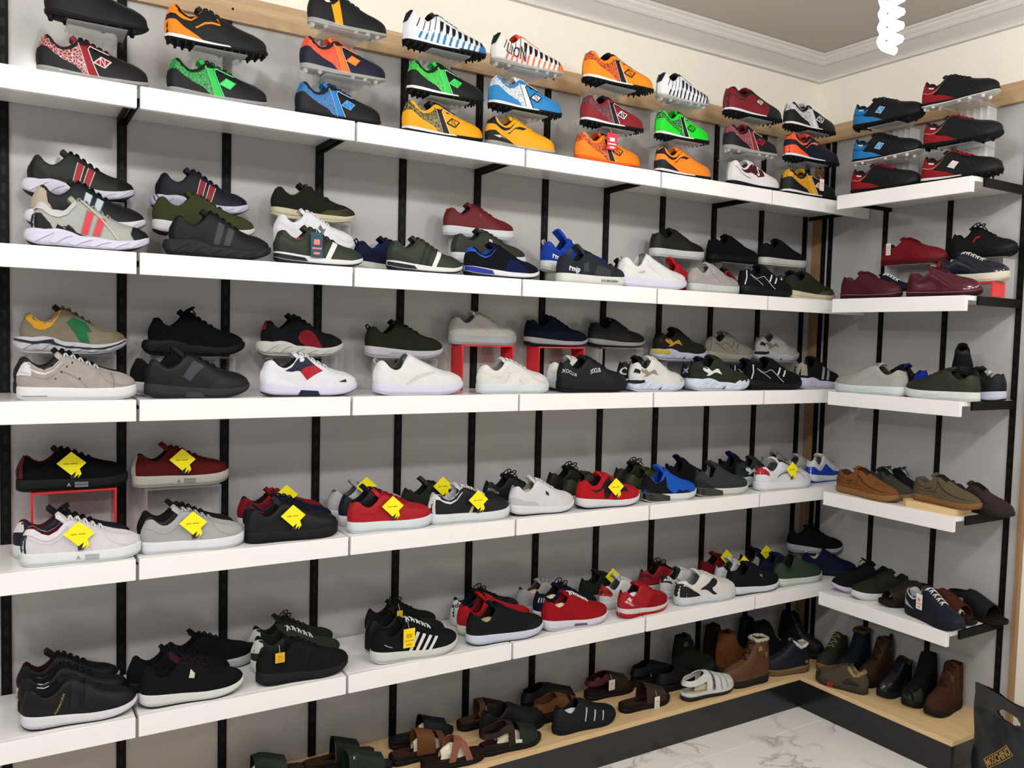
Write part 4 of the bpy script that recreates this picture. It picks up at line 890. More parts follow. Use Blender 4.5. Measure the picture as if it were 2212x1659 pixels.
shoe('jogger', 'L2', dFr, 1688, 1804, 'dark olive jogger with lighter toe panel and cream sole', dict(main='#25291d', mid='#d0c7a8', out='#d0c7a8', lace='#23261c', lin='#1c1f16'), [lambda B: mudguard(B, '#474d36', 'mesh'), lambda B: toecap(B, '#232719', .82)], k='mesh', group=G2)
# empty riser
def riser_only(x, d, row, h, w, label):
    o = empty('display_riser', (x, -d, ZS[row])); tag(o, label, 'riser', 'clear acrylic risers')
    MB().bbox(-w/2, w/2, -.04, .04, h-.005, h, .0008).out('top_plate', CLEAR, o)
    for q in (-w/2, w/2-.005): MB().bbox(q, q+.005, -.04, .04, .0003, h-.0052, .0008).out('leg_panel', CLEAR, o)
riser_only(float(on_y(862, 560, -.075)[0]), .075, 2, .10, .21, 'empty clear acrylic riser behind the navy jogger')
# right wall, second row
GR2 = 'shoes on the second row of the right wall'
shoe('derby', 'R2', .085, 1904, 2049, 'dark red leather shoe with a white paper tag on riser', dict(main='#7a1a20', mid='#5c1418', out='#5c1418', lace='#6a161c', lin='#33161a'), [lambda B: seams(B, '#61141a')], lev=(1970, 570), riser=CR('dark red leather shoe with paper tag'), tag_=((.022, .05, '#e6dfd6', '#cfc6bc'), .16, .8), group=GR2)
shoe('court', 'R2', .19, 1869, 1978, 'navy canvas shoe with white laces behind the plain maroon shoe', dict(main='#151a2a', mid='#e2dcc4', out='#e2dcc4', lace='#e8e6de', lin='#131722'), [], k='suede', group=GR2, yaw=0)
shoe('derby', 'R2', .292, 1816, 1949, 'matt maroon derby shoe nearest the corner on its shelf', dict(main='#4a1a22', mid='#43171e', out='#2a1013', lace='#43171e', lin='#4a3a38'), [lambda B: seams(B, '#3a141b'), lambda B: B.sp('welt', '#8c5a5c', [(0, .62), (0, .74), (1, .74), (1, .62)])], group=GR2)
shoe('derby', 'R2', .292, 1959, 2123, 'shiny maroon derby shoe on the right wall', dict(main='#521a26', mid='#4a1720', out='#2a1013', lace='#4a1720', lin='#4a2a30'), [lambda B: seams(B, '#3d1219'), lambda B: B.sp('welt', '#8c5a5c', [(0, .62), (0, .74), (1, .74), (1, .62)])], k='patent', group=GR2)
shoe('court', 'R2', .19, 2021, 2181, 'navy leather sneaker with white laces and red heel on red riser', dict(main='#181d2c', mid='#ded9c6', out='#ded9c6', lace='#dcdad2', lin='#1a1f30'), [lambda B: heeltab(B, '#a82a30', .55, .10)], k='patent', lev=(2100, 609), riser=RR('navy leather sneaker with red heel'), group=GR2)
shoe('runner', 'R2', .082, 2053, 2200, 'black sneaker with a small red mark at the right edge', dict(main='#131315', mid='#131315', out='#111113', lace='#111113', lin='#111113'), [lambda B: B.p('logo_mark', '#b0222a', line([(.40, .4), (.44, .62), (.50, .72)], .02))], lev=(2125, 556), riser=CR('black sneaker with red mark'), bow=True, group=GR2)
# ------------------------------------------------------------------ third row
shoe('chunky', 'L3', dB, 27, 274, 'taupe chunky sneaker with yellow collar and green panel', dict(main='#857c69', mid='#c6c4cc', out='#b8b6be', lace='#6f6a3a', lin='#1c1c1e', ton='#26211e'), [lambda B: B.p('collar', '#e0a01e', [(.02, .98), (.03, .72), (.14, .48), (.22, .5), (.36, .86), (.37, 1), (.2, 1)], sm=1), lambda B: B.p('side_panel', '#14683a', [(.42, .62), (.48, .86), (.60, .92), (.66, .62), (.61, .55), (.64, .0), (.56, 0), (.50, .35)]), lambda B: toecap(B, '#7f745d', .86), lambda B: B.sp('wave', '#24262c', [(0, .72), (.0, .86), (.2, .72), (.32, .92), (.34, .72), (.55, .62), (.75, .66), (.9, .8), (.98, .95), (.98, .7), (.78, .5), (.55, .5), (.3, .62), (.15, .6)])], k='suede', lev=(150, 765), riser=CR('taupe yellow and green sneaker'), pull='#c8b83a', group=G3)
shoe('runner', 'L3', dM, 28, 288, 'black sneaker hidden behind the grey canvas one', dict(main='#141416', mid='#1b1b1e', lin='#141416', lace='#141416'), [], group=G3)
shoe('court', 'L3', dFr, 35, 296, 'light grey suede sneaker with white sole and punched holes', dict(main='#a39a95', mid='#e4e3e6', out='#d4d3d6', lin='#18191b', ton='#b6b2b0', lace='#c6cfd0'), [lambda B: collar(B, '#d6d4d4'), lambda B: heeltab(B, '#d9d8da', .5, .10), lambda B: seams(B, '#857c78'), lambda B: B.p('eyelets', '#2b2b2d', [[(s-.006, h-.03), (s-.006, h+.03), (s+.006, h+.03), (s+.006, h-.03)] for s, h in ((.30, .42), (.35, .56), (.395, .70), (.44, .84), (.50, .38))]), lambda B: B.p('seam', '#6f6662', line([(.77, .98), (.79, .5), (.78, .05)], .005)), lambda B: B.sp('sole_print', '#9a999c', line([(.04, .3), (.24, .32)], .02))], k='suede', group=G3)
shoe('chunky', 'L3', dB, 305, 529, 'all black thick soled sneaker on clear riser', dict(main='#0f0f10', mid='#131314', out='#0e0e0f', lace='#0e0e0f', lin='#0e0e0f'), [], k='suede', lev=(420, 770), riser=CR('all black thick soled sneaker'), bow=True, group=G3)
shoe('runner', 'L3', dM, 280, None, 'black sneaker with white sole hidden behind the grey striped black one', dict(main='#131416', mid='#cfcce0', out='#cfcce0', lace='#131416', lin='#131416'), [], L=.285, k='mesh', group=G3)
shoe('runner', 'L3', dFr, 311, 539, 'black running shoe with one dark grey stripe and silver tongue badge', dict(main='#17181a', mid='#2c2e31', out='#1a1b1d', lace='#141517', lin='#141517'), [lambda B: B.p('stripe', '#3b4049', [(.33, .38), (.44, .86), (.54, .84), (.40, .22)]), lambda B: counter(B, '#131416', .24, .8), lambda B: B.sp('sole_window', '#3a3d42', [(.36, .1), (.38, .6), (.50, .6), (.54, .1)]), toecap and (lambda B: B.p('overlay', '#202225', [(.56, 0), (.66, .5), (.78, .62), (.74, .3), (.8, 0)]))], tl=.04, group=G3)
shoe('chunky', 'L3', dB, 551, 741, 'black and red chunky sneaker with cream sole on riser', dict(main='#15161b', mid='#cfcec6', out='#bdbcb4', lace='#131417', lin='#131417'), [lambda B: B.p('side_panel', '#7c1c28', [(.40, .22), (.44, .55), (.56, .78), (.62, .70), (.66, .4), (.72, .05), (.54, 0)], 'mesh', sm=1), lambda B: heeltab(B, '#8e1c28', .6, .03), lambda B: toecap(B, '#121317')], k='mesh', lev=(645, 770), riser=CR('black and red cream soled sneaker'), group=G3)
shoe('runner', 'L3', dM, 568, None, 'black sneaker hidden behind the white navy and red one', dict(main='#1b1c1c', mid='#1b1c1c', lace='#1b1c1c', lin='#1b1c1c'), [], L=.285, group=G3)
shoe('runner', 'L3', dFr, 562, 771, 'white running shoe with navy and red blocks', dict(main='#dfe0e6', mid='#d9d4ec', out='#2a2c3a', lace='#dcdce2', lin='#1d1e22'), [lambda B: B.p('side_panel', '#1a2236', [(.20, .86), (.32, .95), (.44, .96), (.52, .84), (.36, .52)]), lambda B: B.p('side_panel', '#a61f2a', [(.36, .52), (.52, .84), (.60, .76), (.43, .24)]), counter and (lambda B: B.p('heel_counter', '#e6e7ee', [(0, 0), (0, .6), (.1, .5), (.3, .2), (.34, 0)])), lambda B: B.p('logo_mark', '#1c2430', [(.76, .40), (.84, .62), (.85, .42)]), lambda B: B.sp('sole_window', '#1d2636', [(.34, .1), (.37, .62), (.54, .62), (.56, .1)])], group=G3)
shoe('runner', 'L3', dB, 787, 956, 'dark olive knit runner with pale sole on riser', dict(main='#24261a', mid='#c4c2ca', out='#aeacb4', lace='#20221a', lin='#1c1e15'), [lambda B: B.sp('sole_window', '#b0aeb8', [(.22, .2), (.3, .7), (.46, .7), (.52, .2)])], k='mesh', lev=(870, 775), riser=CR('dark olive knit runner'), pull='#24261a', group=G3)
shoe('slip', 'L3', dM, 812, None, 'olive slip on sneaker behind the white slip on', dict(main='#343822', mid='#dcd9ea', out='#dcd9ea', lin='#2a2e20'), [], closed=True, L=.28, k='mesh', group=G3)
shoe('slip', 'L3', dFr, 804, 999, 'white slip on sneaker with pale beige ribs on the side', dict(main='#e2e3e4', mid='#ddd9ee', out='#cac6dc', lin='#3a4028'), [lambda B: [B.p('rib', '#d6d0c4', line([(.30+.05*i, .0+.12*i), (.42+.05*i, .32+.1*i), (.56+.03*i, .62+.06*i)], .02)) for i in range(3)]], closed=True, pull='#e2e3e4', group=G3)
shoe('court', 'L3', dB, 969, 1114, 'white leather sneaker in shade on red riser', dict(main='#c4c1bb', mid='#b3b6b6', out='#a9acac', lace='#bdbab4', lin='#6a6a6c'), [lambda B: seams(B, '#aaa7a2')], lev=(1040, 745), riser=RR('white leather sneaker in shade'), group=G3)  # white leather, its colour greyed to stand for shade
shoe('court', 'L3', dFr, 1029, 1184, 'white leather sneaker with serrated sole in front of the red riser', dict(main='#e0ded9', mid='#d8e0e2', out='#c8d0d2', lace='#dcdad6', lin='#7c7c7e'), [lambda B: seams(B, '#c6c3be'), lambda B: B.p('overlay', '#e6e4df', [(.30, .0), (.40, .48), (.56, .62), (.50, .2), (.52, 0)])], group=G3)
shoe('jogger', 'L3', dB, 1132, 1269, 'plain navy jogger with grey sole on red riser', dict(main='#131826', mid='#a8a6a4', out='#141519', lace='#121622', lin='#11141c'), [], k='suede', lev=(1200, 749), riser=RR('plain navy jogger'), group=G3)
shoe('jogger', 'L3', dB, 1269, 1393, 'plain black jogger with grey sole on clear riser', dict(main='#191a1a', mid='#9c9a98', out='#141414', lace='#171818', lin='#131414'), [lambda B: seams(B, '#0f1010')], k='leather', lev=(1330, 751), riser=CR('plain black grey soled jogger'), group=G3)
shoe('runner', 'L3', dM, 1180, None, 'white sneaker with only its heel showing behind the black lettered one', dict(main='#dcdcda', mid='#ccd2e0', out='#2a2a2e', lace='#dcdcda', lin='#4a5048'), [lambda B: B.text('XOCLUB', '#b8b8ba', .10, .5, .013)], L=.28, group=G3)
shoe('runner', 'L3', dFr, 1202, 1354, 'black leather sneaker with silver lettering on side and heel', dict(main='#16181a', mid='#181a1c', out='#141517', lace='#141517', lin='#0f1011'), [lambda B: B.text('XOCLUB', '#b4b4b6', .10, .55, .013), lambda B: B.text('XOCLUB', '#c8c8ca', .46, .58, .012, .25), lambda B: seams(B, '#0f1011')], group=G3)
def under(B, main2, c, mark=BK):
    B.p('overlay', c, [(.10, .66), (.12, 1), (.2, 1), (.26, .62), (.38, .56), (.44, .34), (.30, .44), (.22, .30), (.16, .28), (.2, .5)])
    B.p('label', mark, [(.02, .44), (.03, .66), (.10, .62), (.09, .42)]); toecap(B, main2, .86)
    B.sp('sole_print', '#26262a', [[(.34, .25), (.40, .55), (.43, .5), (.38, .2)], [(.44, .25), (.49, .52), (.52, .48), (.48, .2)]])
shoe('chunky', 'L3', dB, 1402, 1528, 'black and yellow chunky sneaker with white sole on riser', dict(main='#23241f', mid='#c6c8da', out='#b4b6c8', lace='#1c1d1a', lin='#171815'), [lambda B: under(B, '#23241f', '#d0982a'), lambda B: B.sp('heel_wedge', '#c9b02c', [(0, .55), (0, .95), (.2, .9), (.22, .6)])], k='mesh', lev=(1465, 779), riser=CR('black and yellow chunky sneaker'), group=G3)
shoe('chunky', 'L3', dM, 1325, None, 'black sneaker with only its heel showing behind the white and taupe one', dict(main='#15171a', mid='#d5dbe6', lace='#141517', lin='#131416'), [lambda B: B.text('C', '#d0d0d2', .04, .45, .03)], L=.27, group=G3)
shoe('chunky', 'L3', dFr, 1349, 1478, 'white and taupe chunky sneaker with black heel line', dict(main='#dcdad4', mid='#d3dcee', out='#c3ccde', lace='#e4e2dc', lin='#2a2b2c'), [lambda B: under(B, '#d9d2c6', '#8f8c80'), lambda B: B.sp('heel_wedge', '#1b1c1f', [(0, .62), (0, .95), (.2, .98), (.2, .75)])], group=G3)
shoe('runner', 'L3', dB, 1519, 1627, 'plain taupe sneaker with strap laces on riser', dict(main='#8d887b', mid='#a09a8e', out='#8f897d', lace='#6f6b61', lin='#26241f'), [lambda B: blk_lines(B, '#6a665c')], k='suede', lev=(1572, 780), riser=CR('plain taupe strap laced sneaker'), group=G3)
shoe('chunky', 'L3', dM, 1463, None, 'navy sneaker with only its heel showing behind the green and white one', dict(main='#12172a', mid='#cfd6ea', lace='#12172a', lin='#12172a'), [lambda B: B.text('XC', '#b0b4c0', .05, .5, .022)], L=.27, group=G3)
shoe('chunky', 'L3', dFr, 1474, 1622, 'dark green chunky sneaker with white overlay and white sole', dict(main='#2b3026', mid='#d6dfef', out='#c6cfdf', lace='#272b22', lin='#131416'), [lambda B: under(B, '#2b3026', '#e6e8ea'), lambda B: B.p('zigzag', '#dfe4ec', [(.62, 0), (.74, .34), (.76, .2), (.84, .34), (.86, 0)])], k='mesh', group=G3)
shoe('chunky', 'L3', dB, 1622, 1726, 'pale grey chunky sneaker with taupe overlay and black marks on riser', dict(main='#b7b3ae', mid='#bfc0cc', out='#adaeba', lace='#b0aca8', lin='#6a6866'), [lambda B: under(B, '#b9b5b0', '#7d7a70'), lambda B: B.sp('heel_wedge', '#1b1c1f', [(0, .6), (0, .95), (.2, .98), (.2, .75)])], lev=(1675, 781), riser=CR('pale grey chunky sneaker'), group=G3)
shoe('runner', 'L3', dM, 1570, None, 'navy sneaker with white piping hidden behind the black piped one', dict(main='#141a2c', mid='#16171a', lace='#141a2c', lin='#10131c'), [blk_lines], L=.27, k='suede', group=G3)
shoe('runner', 'L3', dFr, 1603, 1734, 'black sneaker with white piping and two white strap marks on the third row', dict(main='#121315', mid='#141517', out='#111214', lace='#121315', lin='#111214'), [blk_lines], k='suede', group=G3)
shoe('chunky', 'L3', dFr-.04, 1706, 1816, 'black sneaker with two grey stripes and pale sole beside the corner', dict(main='#15161a', mid='#cdc9df', out='#bdb9cf', lace='#131417', lin='#131417'), [lambda B: heeltab(B, '#8f8b7c', .2, .10), lambda B: bars(B, '#9aa0a4', (.42, .52), .05, .05, .1, .75)], k='mesh', group=G3, yaw=6)
# right wall, third row
GR3 = 'shoes on the third row of the right wall'
shoe('court', 'R3', .295, 1803, 1962, 'light grey sneaker facing left with white printed sole', dict(main='#a9a8a2', mid='#d9e2df', out='#c9d2cf', lace='#8f8e8a', lin='#3a3320'), [lambda B: seams(B, '#8f8e88'), lambda B: B.text('OOOOOOO', '#b4bab8', .52, .5, .010, sole=True)], flip=True, group=GR3)
shoe('runner', 'R3', .19, 1892, 1988, 'blue and black sneaker facing left behind the light grey one', dict(main='#16171c', mid='#1b1c20', lace='#1b1c20', lin='#1b1c20', ton='#1b2c7c'), [lambda B: B.p('heel_counter', '#1f2c9a', [(0, 0), (0, 1), (.12, 1), (.16, .4), (.14, 0)], 'suede')], flip=True, k='suede', L=.27, group=GR3)
shoe('court', 'R3', .295, 1956, 2117, 'olive sneaker facing left with white printed sole', dict(main='#2f3024', mid='#dfe4dd', out='#cfd4cd', lace='#2a2b20', lin='#1b1c16'), [lambda B: seams(B, '#25261b'), lambda B: B.text('OOOOOOO', '#b9bfb8', .55, .5, .010, sole=True)], flip=True, group=GR3)
shoe('runner', 'R3', .19, 2040, 2152, 'black sneaker with pale sole facing left behind the olive one', dict(main='#15161a', mid='#c9c9e2', lace='#15161a', lin='#15161a'), [], flip=True, L=.28, group=GR3)
shoe('court', 'R3', .10, 2062, 2172, 'white leather sneaker with green heel against the right wall', dict(main='#d8d6cf', mid='#d6d1bc', out='#d6d1bc', lace='#d8d6cf', lin='#1f6a40'), [lambda B: B.p('heel_tab', '#17713f', [(0, .2), (0, 1), (.14, 1), (.16, .5), (.09, .45), (.08, .2)])], flip=True, group=GR3)
shoe('runner', 'R3', .165, 2046, 2112, 'black padded sneaker seen from behind on a riser above the olive one', dict(main='#131418', mid='#121316', out='#101114', lace='#121316', lin='#121316'), [lambda B: collar(B, '#17181c')], yaw=118, L=.25, lev=(2076, 812), k='mesh', riser=CR('black padded sneaker seen from behind'), group=GR3)
# ------------------------------------------------------------------ fourth row
d3, d2, d1 = .272, .172, .072
DT = lambda s=.44, h=.62, **k: ('diamond', s, h)
def cupprint(B, c='#8f9396'): B.text('IIIIIIIIIIIIIII', c, .56, .62, .009, sole=True); B.text('IIIIIIIIIIIIIII', c, .56, .36, .009, sole=True); B.text('A', c, .45, .48, .014, sole=True)
shoe('court', 'L4', .085, 34, 276, 'black suede sneaker with maroon lining and folded yellow tag on red riser', dict(main='#0f0f10', mid='#18181a', out='#141416', lace='#101011', lin='#4a181c', ton='#2a1618'), [lambda B: heeltab(B, '#5a1c20', .1, .05), lambda B: cupprint(B, '#9a9a9c')], k='suede', lev=(155, 1060), riser=RR('black suede sneaker with folded yellow tag'), tag_=DT(.47, .6), group=G4)
shoe('court', 'L4', d2, 27, 285, 'navy sneaker with white sole behind the white one with the yellow tag', dict(main='#151a28', mid='#dfe3e4', out='#dfe3e4', lace='#141416', lin='#4a1a20', ton='#1b1b20'), [lambda B: heeltab(B, '#d8d4d2', .6, .07)], bow=True, tl=.03, group=G4)
shoe('court', 'L4', d3, 44, 307, 'white leather sneaker with dark red lining and yellow tag at far left', dict(main='#dcd6dc', mid='#e6ebed', out='#d6dbdd', lace='#e6e6ea', lin='#5c1c20', ton='#e4e0e6'), [lambda B: heeltab(B, '#26282e', .0, .035), lambda B: seams(B, '#c8c2ca'), lambda B: collar(B, '#e2dce2'), cupprint], tag_=DT(.45, .62), tl=.028, group=G4)
shoe('court', 'L4', .085, 284, 494, 'maroon suede sneaker with cream sole and yellow tag on clear riser', dict(main='#591a1c', mid='#c3bfb4', out='#b3afa4', lace='#591a1c', lin='#1b1314', ton='#591a1c'), [lambda B: seams(B, '#471416'), lambda B: heeltab(B, '#b9b4aa', .0, .03), lambda B: cupprint(B, '#77746c')], k='suede', lev=(390, 1051), riser=CR('maroon suede sneaker with yellow tag'), tag_=DT(.48, .66), tl=.026, group=G4)
shoe('court', 'L4', d2, 295, 508, 'black suede sneaker with white sole behind the light grey one', dict(main='#1d1c1a', mid='#dddde0', out='#dddde0', lace='#1b1a18', lin='#1a1a1a'), [], k='suede', tl=.024, group=G4)
shoe('court', 'L4', d3, 303, 528, 'light grey leather sneaker with white sole and yellow tag', dict(main='#a9a9a8', mid='#e6e8ec', out='#d6d8dc', lace='#b6bcc0', lin='#3a3a3c', ton='#b4bcc0'), [lambda B: seams(B, '#8f8f8e')], tag_=DT(.46, .66), tl=.024, group=G4)
shoe('court', 'L4', d1, 512, 700, 'red sneaker with yellow tag at the back behind the all black tagged one', dict(main='#7c1c20', mid='#d6d6da', out='#d6d6da', lace='#7c1c20', lin='#161416', ton='#7c1c20'), [], k='suede', tag_=('diamond', .5, .95), L=.285, group=G4)
shoe('court', 'L4', d2, 524, 718, 'navy sneaker in the middle of three beside the black one', dict(main='#141b30', mid='#d6d6da', out='#d6d6da', lace='#141b30', lin='#5a1a20', ton='#141b30'), [lambda B: collar(B, '#5a1a20')], k='suede', L=.285, group=G4)
shoe('court', 'L4', d3, 527, 730, 'all black leather sneaker with yellow tag', dict(main='#18181a', mid='#1b1b1d', out='#161618', lace='#161618', lin='#131315', ton='#2a2c2e'), [lambda B: seams(B, '#0e0e10')], tag_=DT(.46, .6), tl=.024, group=G4)
shoe('court', 'L4', d1, 708, None, 'white sneaker with grey lining and yellow tag at the back behind the red one', dict(main='#bcb9bc', mid='#d8dade', out='#d8dade', lace='#bcb9bc', lin='#5a5a5e', ton='#bcb9c0'), [], tag_=('diamond', .42, .95), L=.28, tl=.028, group=G4)
shoe('court', 'L4', d2, 733, 898, 'navy sneaker with white sole directly behind the red tagged one', dict(main='#191f2c', mid='#dfe1e4', out='#dfe1e4', lace='#171c2a', lin='#15161c', ton='#151a34'), [], L=.28, tl=.026, group=G4)
shoe('court', 'L4', d3, 749, 932, 'bright red leather sneaker with white sole and yellow tag', dict(main='#a81d24', mid='#dde5e8', out='#cdd5d8', lace='#a81d24', lin='#17171a', ton='#bf2830'), [lambda B: seams(B, '#8c161c')], tag_=DT(.46, .62), tl=.024, group=G4)
shoe('court', 'L4', d2-.04, 882, 1000, 'dark olive sneaker with yellow and black tags behind the white collared black one', dict(main='#282820', mid='#c9ccca', out='#c9ccca', lace='#20211b', lin='#15151a', ton='#3a3b34'), [], k='suede', tag_=('diamond', .5, .98), L=.275, tl=.034, group=G4)
shoe('court', 'L4', d3, 924, 1099, 'black leather sneaker with white collar and yellow tag', dict(main='#1b1c1f', mid='#e0e4e6', out='#d0d4d6', lace='#d9dadc', lin='#c9c8cc', ton='#d4d2d6'), [lambda B: heeltab(B, '#d9d8da', .0, .045), lambda B: collar(B, '#dcdade'), lambda B: B.p('stripe', '#c9a878', [(.42, 0), (.47, .35), (.49, .3), (.46, 0)])], tag_=DT(.52, .62), tl=.022, group=G4)
shoe('runner', 'L4', d2-.02, 1060, 1160, 'black sneaker with white lettered heel behind the plain white leather one', dict(main='#151819', mid='#b9bbba', out='#1a1a1c', lace='#141516', lin='#121314'), [lambda B: B.text('XOCLUB', '#8f9294', .10, .62, .010)], L=.27, bow=True, group=G4)
shoe('runner', 'L4', d3, 1099, 1239, 'white leather sneaker with small black logo and stuffed paper', dict(main='#d9d7da', mid='#e2e2e4', out='#17181a', lace='#dcdade', lin='#8a8272', ton='#d4d2d8'), [lambda B: B.p('side_panel', '#c3c1c6', [(0, 0), (0, .45), (.3, .3), (.42, 0)]), lambda B: B.p('logo_mark', '#2a2a30', [(.485, .56), (.485, .7), (.53, .66), (.53, .52)])], stuff='#b9ac90', tl=.026, group=G4)
shoe('runner', 'L4', d1, 1190, 1290, 'black sneaker at the back behind the red and black tagged one', dict(main='#151614', mid='#c9cac6', lace='#131412', lin='#111210'), [], L=.265, bow=True, group=G4)
shoe('court', 'L4', d2, 1222, 1330, 'olive sneaker with white sole directly behind the red and black tagged one', dict(main='#2c2f1f', mid='#cfd4cc', out='#cfd4cc', lace='#26281c', lin='#1b1c15'), [], L=.265, group=G4)
shoe('runner', 'L4', d3, 1243, 1381, 'red and black running shoe with yellow tag', dict(main='#b01c24', mid='#dfe0e2', out='#1a1a1c', lace='#c4242c', lin='#17171a', ton='#b8242c'), [lambda B: B.p('overlay', '#1e1a1b', [(.12, .74), (.3, .66), (.46, .98), (.7, .98), (.74, .6), (.6, .5), (.48, .44), (.42, .1), (.36, .1), (.34, .52), (.2, .56)])], k='mesh', tag_=DT(.50, .62), group=G4)
shoe('runner', 'L4', d1, 1332, 1425, 'black sneaker with green sheen at the back between red and blue ones', dict(main='#191c16', mid='#d2d5ce', lace='#161813', lin='#141612'), [], L=.26, bow=True, group=G4)
shoe('court', 'L4', d2, 1352, 1455, 'olive green sneaker with white sole behind the blue and black one', dict(main='#353822', mid='#cdd2c8', out='#cdd2c8', lace='#2a2c1c', lin='#1f2016'), [], L=.26, group=G4)
def airheel(B, c='#1b1b1e', mid='#e6e7ea'):
    B.sp('air_unit', c, [(0, .15), (0, 1), (.25, 1), (.42, .7), (.42, .1)], 'patent'); counter(B, c, .26, .5)
shoe('slip', 'L4', d3, 1384, 1504, 'bright blue and black sneaker with black air heel', dict(main='#1f56b8', mid='#dfe3e6', out='#cfd3d6', lace='#1a48a8', lin='#1a3a9a', ton='#2456c8'), [airheel, lambda B: B.p('rear_panel', '#14151c', [(0, .3), (0, 1), (.2, 1), (.34, .8), (.36, .3), (.5, 0), (.2, 0)], 'mesh'), lambda B: B.p('zigzag', '#14151c', [(.5, .0), (.58, .3), (.66, .16), (.72, .34), (.8, .06), (.8, 0)])], k='mesh', tl=.03, pull='#14151c', group=G4)
shoe('slip', 'L4', d1+.02, 1440, 1530, 'black and navy sneaker with tall tongue behind the blue and charcoal ones', dict(main='#121319', mid='#1a1b20', lace='#121319', lin='#14182c', ton='#141a34'), [], k='mesh', tl=.035, L=.265, group=G4, pull='#121319')
shoe('slip', 'L4', d3, 1497, 1616, 'charcoal sneaker with glossy black air heel', dict(main='#33373a', mid='#cfcfc6', out='#bfbfb6', lace='#2c3033', lin='#6a7074', ton='#3a3e42'), [airheel], k='mesh', tl=.026, group=G4)
shoe('slip', 'L4', d1, 1550, 1640, 'black sneaker with blue lining at the back behind the charcoal one', dict(main='#131417', mid='#d5dbe4', lace='#131417', lin='#16204a', ton='#16204a'), [], k='mesh', tl=.03, L=.26, pull='#131417', group=G4)
shoe('chunky', 'L4', d2, 1580, 1680, 'dark green sneaker with white overlay behind the white red heeled one', dict(main='#2a332b', mid='#cfd9e0', lace='#26302a', lin='#1b2020'), [lambda B: under(B, '#2a332b', '#dfe4e6')], k='mesh', L=.26, group=G4)
shoe('court', 'L4', d3, 1624, 1753, 'white sneaker with red heel tab, black stitching and yellow tag', dict(main='#dde0e4', mid='#e4e6ea', out='#d4d6da', lace='#2a2a2e', lin='#4a5054', ton='#d8dade'), [lambda B: heeltab(B, '#b0222c', .55, .13), lambda B: B.p('dashes', '#26262a', [line([(.28, .42), (.46, .52)], .008)]+[line([(.30+.035*i, .34+.02*i), (.32+.035*i, .56+.02*i)], .006) for i in range(5)]), lambda B: B.p('seam', '#3a3a3e', line([(.6, .8), (.72, .7), (.78, .3)], .006))], tag_=DT(.50, .72), tl=.028, group=G4)
shoe('runner', 'L4', d1, 1648, 1718, 'light grey sneaker at the back beside the corner', dict(main='#8f8d88', mid='#b4b4b4', lace='#8a8882', lin='#5a5854'), [], L=.25, k='suede', group=G4)
shoe('runner', 'L4', d2+.004, 1690, 1772, 'pale grey piped sneaker behind the white red heeled one', dict(main='#a3a39e', mid='#c6c8ca', lace='#9a9a96', lin='#26262a'), [lambda B: blk_lines(B, '#4a4a4c')], L=.255, group=G4)
shoe('runner', 'L4', d3-.06, 1733, 1822, 'blue and white sneaker facing the corner on the fourth row', dict(main='#d8dadd', mid='#dfe3e8', out='#1f3a9a', lace='#d6cfb8', lin='#c9c4b8', ton='#d8d4c8'), [lambda B: B.p('overlay', '#1f3fa8', [(0, 0), (0, .6), (.2, .45), (.4, .62), (.6, .4), (.9, .4), (.98, 0)])], L=.265, group=G4, yaw=8)
# right wall, fourth row
GR4 = 'shoes on the fourth row of the right wall'
def moc(B, c, seam='#2a1c14'):
    B.p('seam', seam, line([(.42, .78), (.52, .62), (.68, .52), (.84, .5), (.97, .62)], .012)); B.p('seam', seam, line([(.06, .72), (.2, .7)], .008)); B.p('seam', seam, line([(.24, .58), (.34, .5)], .012)); B.p('seam', seam, line([(.0, .52), (.2, .42), (.42, .3)], .005)); B.p('seam', seam, line([(.40, .98), (.43, .6), (.40, .3)], .006))
shoe('boat', 'R4', .292, 1806, 1946, 'tan brown boat shoe with lugged gum sole', dict(main='#7a4d2a', mid='#a37a4a', out='#8a6238', lace='#33201a', lin='#3a2a1c'), [lambda B: moc(B, 0)], k='suede', group=GR4, yaw=-6)
shoe('boat', 'R4', .19, 1862, 1977, 'grey green boat shoe with dark laces behind the tan one', dict(main='#43433a', mid='#9a7a50', out='#8a6a42', lace='#1c1a18', lin='#3a382f'), [lambda B: moc(B, 0, '#25241f')], k='suede', bow=True, group=GR4, yaw=-8)
shoe('boat', 'R4', .092, 1905, 1995, 'black boat shoe with laces against the wall', dict(main='#18191a', mid='#1b1b1c', out='#1b1b1c', lace='#121213', lin='#141415'), [lambda B: moc(B, 0, '#0c0c0d')], k='suede', bow=True, group=GR4)
shoe('boat', 'R4', .285, 1972, 2121, 'taupe suede boat shoe propped on a light wood block', dict(main='#5d523f', mid='#8a6a3e', out='#7a5a32', lace='#2a1a14', lin='#4a4a50'), [lambda B: moc(B, 0, '#2c241a')], k='suede', group=GR4, lift=.0265, yaw=-4)
shoe('derby', 'R4', .165, 2050, 2192, 'dark brown suede shoe with pull tab at the right edge', dict(main='#3a2e2d', mid='#2a2222', out='#231c1c', lace='#1f1919', lin='#232226'), [lambda B: moc(B, 0, '#211a1a')], k='suede', pull='#26262a', group=GR4, yaw=-6)
wb = empty('wood_block', (-.283, -.862, ZS[4])); tag(wb, 'light wood block lying under the taupe boat shoe', 'wood block')
V = [(-.052, -.118, 0), (.05, -.118, 0), (.05, .102, 0), (-.03, .112, 0), (-.052, .085, 0)]; V = V+[(x, y, .026) for x, y, z in V]
o = pmesh('block', V, [(4, 3, 2, 1, 0), (5, 6, 7, 8, 9), (0, 1, 6, 5), (1, 2, 7, 6), (2, 3, 8, 7), (3, 4, 9, 8), (4, 0, 5, 9)], PLY, wb, False)
